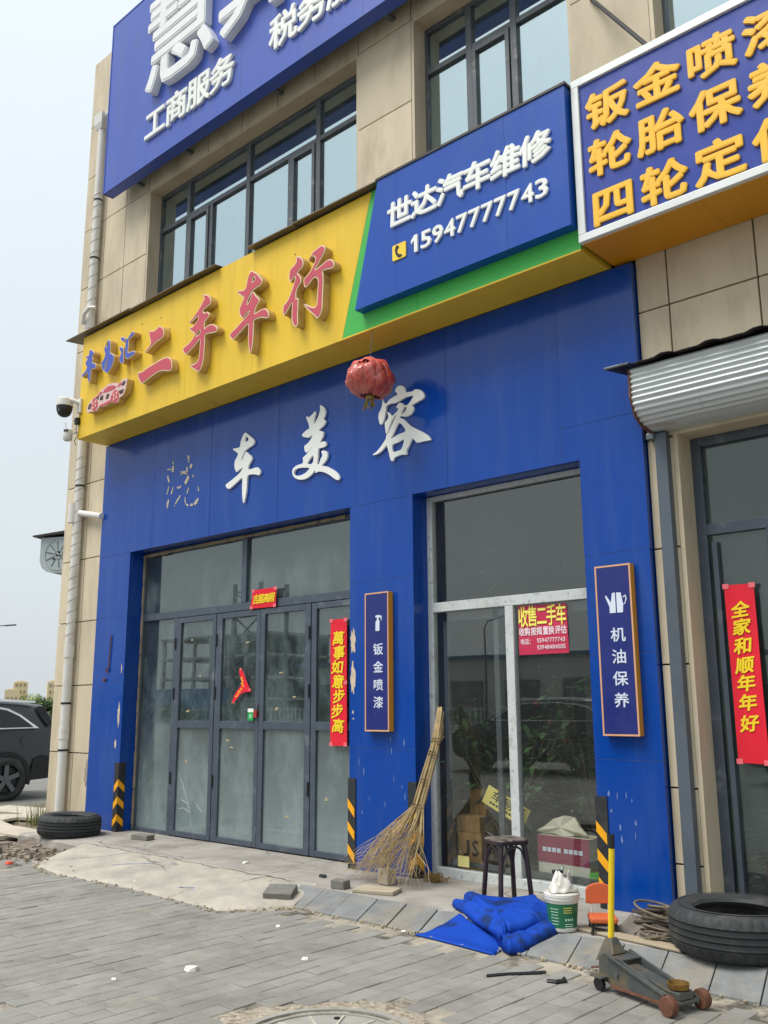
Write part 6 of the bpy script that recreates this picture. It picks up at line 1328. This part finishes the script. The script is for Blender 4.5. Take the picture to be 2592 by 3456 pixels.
ibox('carton', 'small plain cardboard box stacked on the lettered box', (-5.02, .52, .3465), (.24, .22, .13), 2, CARD)
ibox('carton', 'tall cardboard box at the back of the box stack', (-5.04, .66, .479), (.17, .16, .2), 5, CARD)
def syn(t, l, w, h):
    MB().box(-l/2-.001, l/2+.001, -w/2-.0035, -w/2-.0012, h*.5, h).build('crimson_band', mat('carton_crimson', lin('8E2A4A'), .55), t)
    for i, ch in enumerate('1SYNTH'): letter(ch, 0, 0, 0, 0, -w/2-.0012, BLACKP, t, .015, .008, .001, fit=(-l/2+.06+.042*i+(.01 if ch == '1' else 0), -l/2+.095+.042*i, .04, .10))
    letter('车', 0, 0, 0, 0, -w/2-.0012, STEEL, t, .01, .005, .001, fit=(-l/2+.06, -l/2+.13, .16, .19)) if False else None
    for i in range(8): MB().box(-l/2+.05+.045*i+(.02 if i > 3 else 0), -l/2+.085+.045*i+(.02 if i > 3 else 0), -w/2-.0045, -w/2-.0036, h*.70, h*.78).build('print', PALE, t)
ibox('carton', 'white and crimson oil carton standing in the display window', (-4.02, .42, .004), (.48, .22, .40), -4, mat('carton_white', lin('CFC9B8'), .6, var=.05), extra=syn)
ibox('carton', 'flat green and white carton low in the display window corner', (-3.66, .36, .08), (.26, .16, .09), 0, mat('carton_green', lin('5BA046'), .5, var=.3, vscale=8))
MB().box(-3.85, -3.55, .28, .60, .004, .079).build('plinth_block', ROOM, label='low grey block under the green carton inside the window', cat='block')
# crumpled paper bag on the oil carton
pb = thing('paper_scrap', 'rust stained white paper scrap on top of the oil carton', 'paper', (-4.05, .40, .41))
mb = MB(); sp_ = [(-4.29, .425), (-4.24, .46), (-4.13, .525), (-4.04, .555), (-3.97, .54), (-3.90, .48), (-3.82, .43), (-3.84, .405), (-3.93, .415), (-4.02, .405), (-4.12, .418), (-4.22, .408)]
for yy in (0, .02):
    for k_, (x, z) in enumerate(sp_): mb.v.append((x, .34+yy+.03*math.sin(k_*1.9)+.25*(z-.41), z))
n_ = len(sp_); mb.v += [(-4.06, .33, .47), (-4.06, .40, .47)]
for k_ in range(n_): mb.f += [(k_, (k_+1) % n_, 2*n_), (n_+(k_+1) % n_, n_+k_, 2*n_+1), (k_, n_+k_, n_+(k_+1) % n_, (k_+1) % n_)]
mb.build('scrap', mat('stained_paper', lin('CFC6B0'), .8, var=.08, dirt=lin('A0603A'), dscale=9, dlo=.6, dhi=.7), pb)
# bicycle-like wheel, yellow plate, fan
wh = thing('spare_wheel', 'black spoked wheel leaning inside the display window', 'wheel', (-4.72, .50, .004))
MB().lathe([(.225, -.02), (.245, -.028), (.262, -.02), (.27, 0), (.262, .02), (.245, .028), (.225, .02)], 40, (-4.72, .50, .275), axis='Y', closed=True).build('tyre', BLACK, wh, smooth=True)
for k in range(10):
    a = 2*math.pi*k/10; MB().tube([(-4.72+.03*math.cos(a), .50, .275+.03*math.sin(a)), (-4.72+.225*math.cos(a+.2), .50, .275+.225*math.sin(a+.2))], .004, 4).build('spoke', STEEL, wh)
pl = thing('yellow_plate', 'yellow number plate size board with black characters inside the window', 'plate', (0, 0, 0))
MB().box(-.22, .22, -.004, .004, 0, .15).build('board', mat('plate_yellow', lin('E6D46A'), .4), pl, bevel=.002)
for i, ch in enumerate('车易汇'): letter(ch, -.10+.115*i, .095, .095, .075, -.0045, BLACKP, pl, .014, .006, .001)
for i in range(9): MB().box(-.15+.033*i, -.125+.033*i, -.0055, -.0045, .025, .042).build('print', BLACKP, pl)
pl.location = (-4.58, .30, .53); pl.rotation_euler = (R(-8), R(24), 0)
hs = thing('air_hose', 'grey air hose coiled above the spoked wheel', 'hose', (-4.7, .45, .55))
for k in range(3): MB().tube([(-4.95+.02*k, .44+.02*k, .58), (-4.85, .42, .66+.02*k), (-4.68, .43+.03*k, .69), (-4.5, .45, .65+.02*k), (-4.42, .47, .58)], .008, 6).build('loop', ROPE2, hs, smooth=True)
dk = thing('wooden_desk', 'brown wooden desk in the room behind the display window', 'desk', (-3.6, 1.6, .004))
WOOD = mat('desk_wood', lin('7A4A2C'), .5, var=.2, vscale=5, stretch=(.3, 1, 3))
MB().box(-4.1, -3.1, 1.3, 1.9, .78, .82).build('top', WOOD, dk); MB().box(-4.08, -3.98, 1.32, 1.88, .004, .779).build('pedestal', WOOD, dk); MB().box(-3.22, -3.12, 1.32, 1.88, .004, .779).build('pedestal', WOOD, dk)
wc = thing('wooden_chair', 'dark wooden chair behind the oil carton', 'chair', (-3.75, .95, .004))
for x in (-3.9, -3.6):
    for y in (.82, 1.1): MB().box(x-.02, x+.02, y-.02, y+.02, .004, .45 if y < 1 else .9).build('leg', WOOD, wc)
MB().box(-3.94, -3.56, .78, 1.14, .451, .48).build('seat', WOOD, wc); MB().box(-3.88, -3.62, 1.09, 1.11, .62, .88).build('back', WOOD, wc)
gb = thing('pale_cabinet', 'pale grey cabinet inside the room behind the glass', 'cabinet', (-4.6, 2.6, .004))
MB().box(-5.0, -4.2, 2.4, 2.9, .004, 1.7).build('case', mat('cabinet', lin('8E948E'), .5), gb, bevel=.004); MB().box(-4.98, -4.61, 2.385, 2.399, .05, 1.65).build('door', mat('cabinet', lin('8E948E')), gb); MB().box(-4.59, -4.22, 2.385, 2.399, .05, 1.65).build('door', mat('cabinet', lin('8E948E')), gb)
# red power tool case behind the right-hand shop glass
tc = thing('red_case', 'red tool case low behind the right-hand shop door glass', 'case', (-2.0, .55, .004))
MB().box(-2.55, -2.05, .48, .70, .1, .34).build('shell', mat('case_red', lin('9C3238'), .5), tc, bevel=.01); MB().box(-2.50, -2.2, .475, .479, .12, .2).build('panel', BLACKP, tc); MB().tube([(-2.4, .59, .34), (-2.4, .59, .40), (-2.15, .59, .40), (-2.15, .59, .34)], .014, 8).build('handle', STEEL, tc, smooth=True)
MB().box(-2.58, -1.9, .45, .75, .004, .099).build('plinth_block', ROOM, label='low grey block under the red case', cat='block')
# ------------------------------------------------------------------ parked cars (local: +x forward, z up)
def suv(label, loc, rz, paint):
    t = thing('parked_car', label, 'car', (0, 0, 0), group='parked cars')
    PAINT = mat('car_paint_'+paint, lin(paint), .35, metal=0., var=.03, coat=1., rvar=.03)
    DG = mat('car_glass', lin('20262C'), .06, var=.05, spec=.7, rvar=.02); TRIM = mat('bright_trim', lin('E6E9EC'), .35, rvar=.03)
    st_ = [(-2.46, .42, 1.00, .80), (-2.43, .36, 1.18, .86), (-2.32, .34, 1.48, .90), (-2.16, .33, 1.66, .93), (-1.7, .32, 1.715, .95), (-.8, .30, 1.745, .955), (.1, .30, 1.735, .955), (.55, .30, 1.66, .955), (.95, .30, 1.42, .955), (1.32, .30, 1.17, .95), (1.8, .31, 1.08, .94), (2.2, .34, .98, .90), (2.42, .42, .80, .80)]
    mb = MB(); rows = []
    for x, zb, zr, hw in st_:
        belt = min(1.20, zr-.02); rw = hw-(zr-belt)*.42
        half = [(hw*.90, zb), (hw*.97, zb+.10), (hw, .66), (hw*.992, .90), (hw*.985, belt-.06), (hw*.965, belt), (rw+.02, belt+(zr-belt)*.86), (rw-.05, zr-.012), (rw*.55, zr), (0, zr+.004)]
        sec = [(x, y, z) for y, z in half]+[(x, -y, z) for y, z in reversed(half[:-1])]
        rows.append(len(mb.v)); mb.v += sec
    n = 19
    for a, b in zip(rows[:-1], rows[1:]):
        for k in range(n-1): mb.f.append((a+k, a+k+1, b+k+1, b+k))
        mb.f.append((a+n-1, a, b, b+n-1))
    mb.f += [tuple(rows[0]+k for k in reversed(range(n))), tuple(rows[-1]+k for k in range(n))]
    body = mb.build('body', PAINT, t, smooth=38)
    def side(poly, off, m, nm, s, thick=.006):
        q = MB(); pts = []
        for x, z in poly:
            k = max(0, (z-1.20)); y = .935-k*.40+off if z > 1.14 else .95+off
            pts.append((x, s*y, z))
        q.v = pts+[(x, y-s*thick, z) for x, y, z in pts]; m_ = len(pts)
        q.f = [tuple(range(m_)), tuple(reversed(range(m_, 2*m_)))]+[(k, m_+k, m_+(k+1) % m_, (k+1) % m_) for k in range(m_)]
        q.build(nm, m, t)
    win_o = [(-2.03, 1.235), (-1.90, 1.33), (-1.72, 1.47), (-1.5, 1.58), (-1.2, 1.635), (-.6, 1.66), (.1, 1.65), (.55, 1.57), (.95, 1.36), (1.12, 1.23), (.0, 1.215)]
    win_i = [(-1.93, 1.255), (-1.84, 1.33), (-1.68, 1.45), (-1.47, 1.55), (-1.18, 1.607), (-.6, 1.632), (.1, 1.622), (.53, 1.545), (.9, 1.35), (1.03, 1.25), (.0, 1.243)]
    for s in (-1, 1):
        side(win_o, .016, TRIM, 'window_trim', s); side(win_i, .020, DG, 'side_window', s)
        side([(-2.0, 1.715), (-1.0, 1.775), (.4, 1.745), (.4, 1.70), (-1.0, 1.725), (-2.0, 1.685)], .05, TRIM, 'roof_rail_shine', s, .03)  # pale raised rail stands in for the sky reflected along the roof edge
        side([(-2.20, 1.60), (-2.09, 1.63), (-2.02, 1.60), (-2.10, 1.42), (-2.22, 1.26), (-2.30, 1.30)], .005, BLACKP, 'rear_lamp', s)
        side([(-2.44, .36), (-2.44, .70), (-2.12, .76), (-1.95, .70), (-1.9, .33)], .008, BLACKP, 'bumper_corner', s)
        side([(-1.05, .30), (-1.05, .46), (1.05, .46), (1.05, .30)], .008, BLACKP, 'sill', s)
        side([(-1.78+.095*math.cos(a*.52), 1.02+.095*math.sin(a*.52)*.85) for a in range(12)], .0035, PAINT, 'fuel_flap', s)
        for x in (-1.45, 1.45):
            arc = MB(); i0 = 0; q = 18
            for k in range(q+1):
                a = math.pi*(-.08+1.16*k/q)
                for rr_, y in ((.40, .955), (.475, .955), (.475, .90), (.40, .90)): arc.v.append((x+rr_*math.cos(a), s*y, .37+rr_*math.sin(a)))
            for k in range(q):
                for j in range(4): arc.f.append((k*4+j, k*4+(j+1) % 4, (k+1)*4+(j+1) % 4, (k+1)*4+j))
            arc.build('wheel_arch', BLACKP, t, smooth=True)
            MB().lathe([(0, 0), (.405, 0), (.405, -.02), (0, -.02)], 30, (x, s*.949+(.02 if s < 0 else 0)*0, .37), axis='Y').build('arch_liner', BLACK, t)
            w = MB().lathe([(.25, -.10), (.30, -.115), (.345, -.10), (.37, -.075), (.37, .075), (.345, .10), (.30, .115), (.25, .10)], 40, (x, s*.90, .37), axis='Y', closed=True).build('wheel', TYR, t, smooth=True)
            MB().lathe([(0, s*.05), (.24, s*.05), (.262, s*.112), (.25, s*.118), (.235, s*.10), (.22, s*.06), (0, s*.055)], 36, (x, s*.90, .37), axis='Y').build('rim', BLACKP, w, smooth=True)
            for k in range(5):
                a = 2*math.pi*k/5+.3; d = Vector((math.cos(a), 0, math.sin(a))); tt = Vector((-d.z, 0, d.x))
                MB().obox(Vector((x, s*1.0, .37))+d*.135, d*.115, tt*.042, (0, .010, 0)).build('spoke', mat('spoke_grey', lin('6E7276'), .35, metal=.5), w, bevel=.008)
            MB().lathe([(0, 0), (.045, 0), (.045, .02), (0, .02)], 14, (x, s*1.0, .37), axis='Y').build('hub_cap', STEEL, w)
    MB().box(-2.47, -2.455, -.7, .7, .95, 1.02).build('rear_light_bar', mat('lamp_red', lin('7A1A1E'), .3), t)
    q = MB().quad((.60, -.70, 1.645), (.60, .70, 1.645), (1.28, .86, 1.20), (1.28, -.86, 1.20)); q.quad((.60, -.70, 1.64), (1.28, -.86, 1.19), (1.28, .86, 1.19), (.60, .70, 1.64))
    q.build('windscreen', DG, t)
    for s in (-1, 1): MB().obox((2.33, s*.62, .86), (.06, s*.03, .05), (-.02, .14, 0), (0, 0, .045)).build('headlight', mat('lamp_clear', lin('C8CED2'), .1), t, bevel=.01)
    t.location = loc; t.rotation_euler = (0, 0, rz)
    return t
suv('dark grey estate car with white window trim parked beyond the building corner', (-17.15, .30, -.19), R(-90), '20272F')
suv('dark car parked across the forecourt facing the shop, mirrored in the window', (-12.55, -13.15, -.19), R(180), '2A2E34')
suv('silver car parked across the forecourt, mirrored in the right-hand door', (-5.3, -13.4, -.19), R(180), 'A9ADB0')

# ------------------------------------------------------------------ shrubs, towers and lamps far to the left
GRN = mat('shrub_leaf', lin('42582F'), .7, var=.4, vscale=1.2); GRN2 = mat('shrub_leaf_pale', lin('8C9A54'), .7, var=.3, vscale=1.2)
def shrub(label, c, w, h, m, seed):
    q = random.Random(seed); t = thing('shrub', label, 'shrub', c, group='shrubs beyond the dark car')
    tr = MB(); lv = MB(); c = Vector(c)
    for k in range(5):
        a = q.uniform(0, 6.28); tr.tube([c, c+Vector((math.cos(a)*w*.12, math.sin(a)*w*.12, h*.4)), c+Vector((math.cos(a)*w*.3, math.sin(a)*w*.3, h*.8))], [.05, .035, .015], 5)
    blobs = [(Vector((q.uniform(-.42, .42)*w, q.uniform(-.42, .42)*w, h*q.uniform(.2, .82))), q.uniform(.16, .30)*w) for k in range(16)]
    for k in range(4200):
        b, rr_ = blobs[q.randrange(16)]; d = Vector((q.gauss(0, 1), q.gauss(0, 1), q.gauss(0, 1))).normalized(); p = c+b+Vector((d.x*rr_, d.y*rr_, d.z*rr_*.6))*q.uniform(.55, 1.05)
        if p.z < c.z+.05: continue
        e = Vector((q.gauss(0, 1), q.gauss(0, 1), q.gauss(0, .6))).normalized(); f_ = e.cross(d).normalized(); s = q.uniform(.04, .10)*h/2.2
        lv.quad(p-e*s, p+f_*s*.5, p+e*s, p-f_*s*.5)
    tr.build('stems', mat('bark', lin('5A4A3A'), .9), t); lv.build('crown', m, t, kind='stuff')
d0 = Vector((-.885, .44, 0)); dr = Vector((.44, .885, 0)); base = Vector((0, -6.14, -.19))
for k, (dist, lat, w, h, m, l) in enumerate(((56, -1.0, 2.4, 1.75, GRN, 'dark green spreading shrub left of the dense bush beyond the car'), (57, .45, 2.3, 2.25, GRN, 'dense dark green shrub beyond the dark car roof'), (56, 1.9, 2.4, 2.0, GRN, 'dark green shrub touching the building corner beyond the car'), (75, 2.3, 3.4, 2.7, GRN2, 'pale yellow green bush behind the dark shrubs'), (58, -3.4, 3.0, 1.8, GRN, 'low dark shrub at the far end of the row'))):
    p = base+d0*dist+dr*lat; shrub(l, (p.x, p.y, -.19), w, h, m, 50+k)
TOW = mat('tower_beige', lin('D9C8A0'), .9, var=.05); TOW2 = mat('tower_window', lin('A08E74'), .5)
def tower(label, dist, lat, w, h):
    p = base+d0*dist+dr*lat; t = thing('apartment_tower', label, 'building', (p.x, p.y, -.19), group='far apartment towers')
    MB().box(-w/2, w/2, -w/2, w/2, 0, h).build('wall', TOW, t, origin=(0, 0, 0)); MB().box(-w*.3, w*.3, -w*.3, w*.3, h, h*1.05).build('roof_house', TOW, t, origin=(0, 0, 0))
    for k in range(int(h/6)):
        for s in range(3): MB().box(w/2, w/2+.2, -w*.36+s*w*.28, -w*.36+s*w*.28+w*.16, 2+k*6, 5+k*6).build('window', TOW2, t, origin=(0, 0, 0))
    t.rotation_euler = (0, 0, R(-25))
for k, a in enumerate((('pale beige tower block, tallest behind the shrubs', 900, 0, 12, 24), ('lower pale beige block beside the tall tower', 880, -6.5, 12, 17), ('pale beige tower at the edge of the building corner', 920, 29, 12, 25))): tower(*a)
def lamp(label, p, h, ang, arm=2.2):
    t = thing('street_lamp', label, 'street lamp', p); d = Vector((math.cos(ang), math.sin(ang), 0)); p = Vector(p)
    MB().tube([p, p+Vector((0, 0, h-.8)), p+Vector((0, 0, h-.3))+d*.3, p+Vector((0, 0, h))+d*arm], [.09, .06, .05, .035], 10).build('pole', STEEL, t, smooth=True)
    MB().obox(p+Vector((0, 0, h+.02))+d*(arm+.35), d*.38+Vector((0, 0, .04)), Vector((-d.y, d.x, 0))*.13, (0, 0, .05)).build('lamp_head', STEEL, t, bevel=.03)
pl_ = base+d0*70+dr*(-4.95); lamp('tall grey street lamp with arm beyond the parked dark car', (pl_.x, pl_.y, -.19), 7.2, math.atan2(.885, .44), 3.6)
# ------------------------------------------------------------------ the other side of the road, seen mirrored in the glass
CF = mat('raw_concrete', lin('C4C2BC'), .9, var=.15, vscale=.5)
fb = thing('concrete_frame_building', 'unfinished open concrete frame building across the road', 'building', (-99, -70, -.19))
for f_ in range(4): MB().box(-110, -88, -80, -68, f_*2.7+2.2, f_*2.7+2.5).build('floor_slab', CF, fb)
for k in range(7): MB().box(-110+3.6*k, -109.6+3.6*k, -68.6, -68.2, -.19, 10.6).build('column', CF, fb)
MB().box(-110, -88, -79, -78.7, -.19, 10.6).build('rear_wall', mat('dark_infill', lin('5E6468'), .9), fb)
st2 = thing('steel_lattice_tower', 'dark steel lattice tower across the road', 'tower', (-86, -66, -.19))
for x in (-89, -84):
    for y in (-68, -64): MB().box(x-.2, x+.2, y-.2, y+.2, -.19, 16).build('leg', STEEL, st2)
for k in range(5):
    MB().tube([(-89, -64, 3*k), (-84, -64, 3*k+3)], .12, 5).tube([(-84, -64, 3*k), (-89, -64, 3*k+3)], .12, 5).tube([(-89, -64, 3*k+3), (-84, -64, 3*k+3)], .12, 5).build('brace', STEEL, st2)
wb = thing('white_workshop', 'long white workshop building with grey shutters across the road', 'building', (-55, -62, -.19))
MB().box(-74, -30, -75, -62, -.19, 5.6).build('wall', mat('workshop_white', lin('C9CBC6'), .9, var=.05), wb)
for k in range(7): MB().box(-72+6*k, -68.5+6*k, -62, -61.8, -.19, 3.6).build('shutter', mat('shutter_grey', lin('6F777C'), .6), wb)
MB().box(-75, -29, -76, -61.6, 5.6, 5.9).build('roof', mat('roof_blue', lin('4A6C92'), .6), wb)
wf = thing('white_picket_fence', 'long white picket fence along the far side of the road', 'fence', (-45, -46, -.19))
FW = mat('fence_white', lin('C6C9C6'), .7)
for k in range(120): MB().box(-78+.5*k, -77.86+.5*k, -46.04, -46, -.15, 1.35).build('picket', FW, wf)
for z in (.2, 1.1): MB().box(-78, -18, -45.99, -45.95, z, z+.1).build('rail', FW, wf)
lamp('tall street lamp across the road, mirrored in the display window', (-37, -44, -.19), 7.4, R(0), 1.8)
for k in range(6):
    shrub('leafy roadside shrub '+('facing the concrete frame building', 'below the steel lattice tower', 'before the left end of white workshop', 'before the middle of white workshop', 'beside the mirrored street lamp', 'at the near end of picket fence')[k], (-70+9.5*k, -43, -.19), 3.6, 2.1, GRN, 80+k)
for o in bpy.data.objects:
    if o.get('label', '').startswith('leafy roadside'): o['group'] = 'shrubs along the picket fence'
hb = thing('blue_hoarding', 'long blue sheet hoarding across the road', 'hoarding', (-88, -50, -.19))
for k in range(14): MB().box(-100+2*k, -98.02+2*k, -50.1, -50, -.19, 3.2).build('hoarding_sheet', mat('hoarding_blue', lin('4F86B4'), .6), hb)
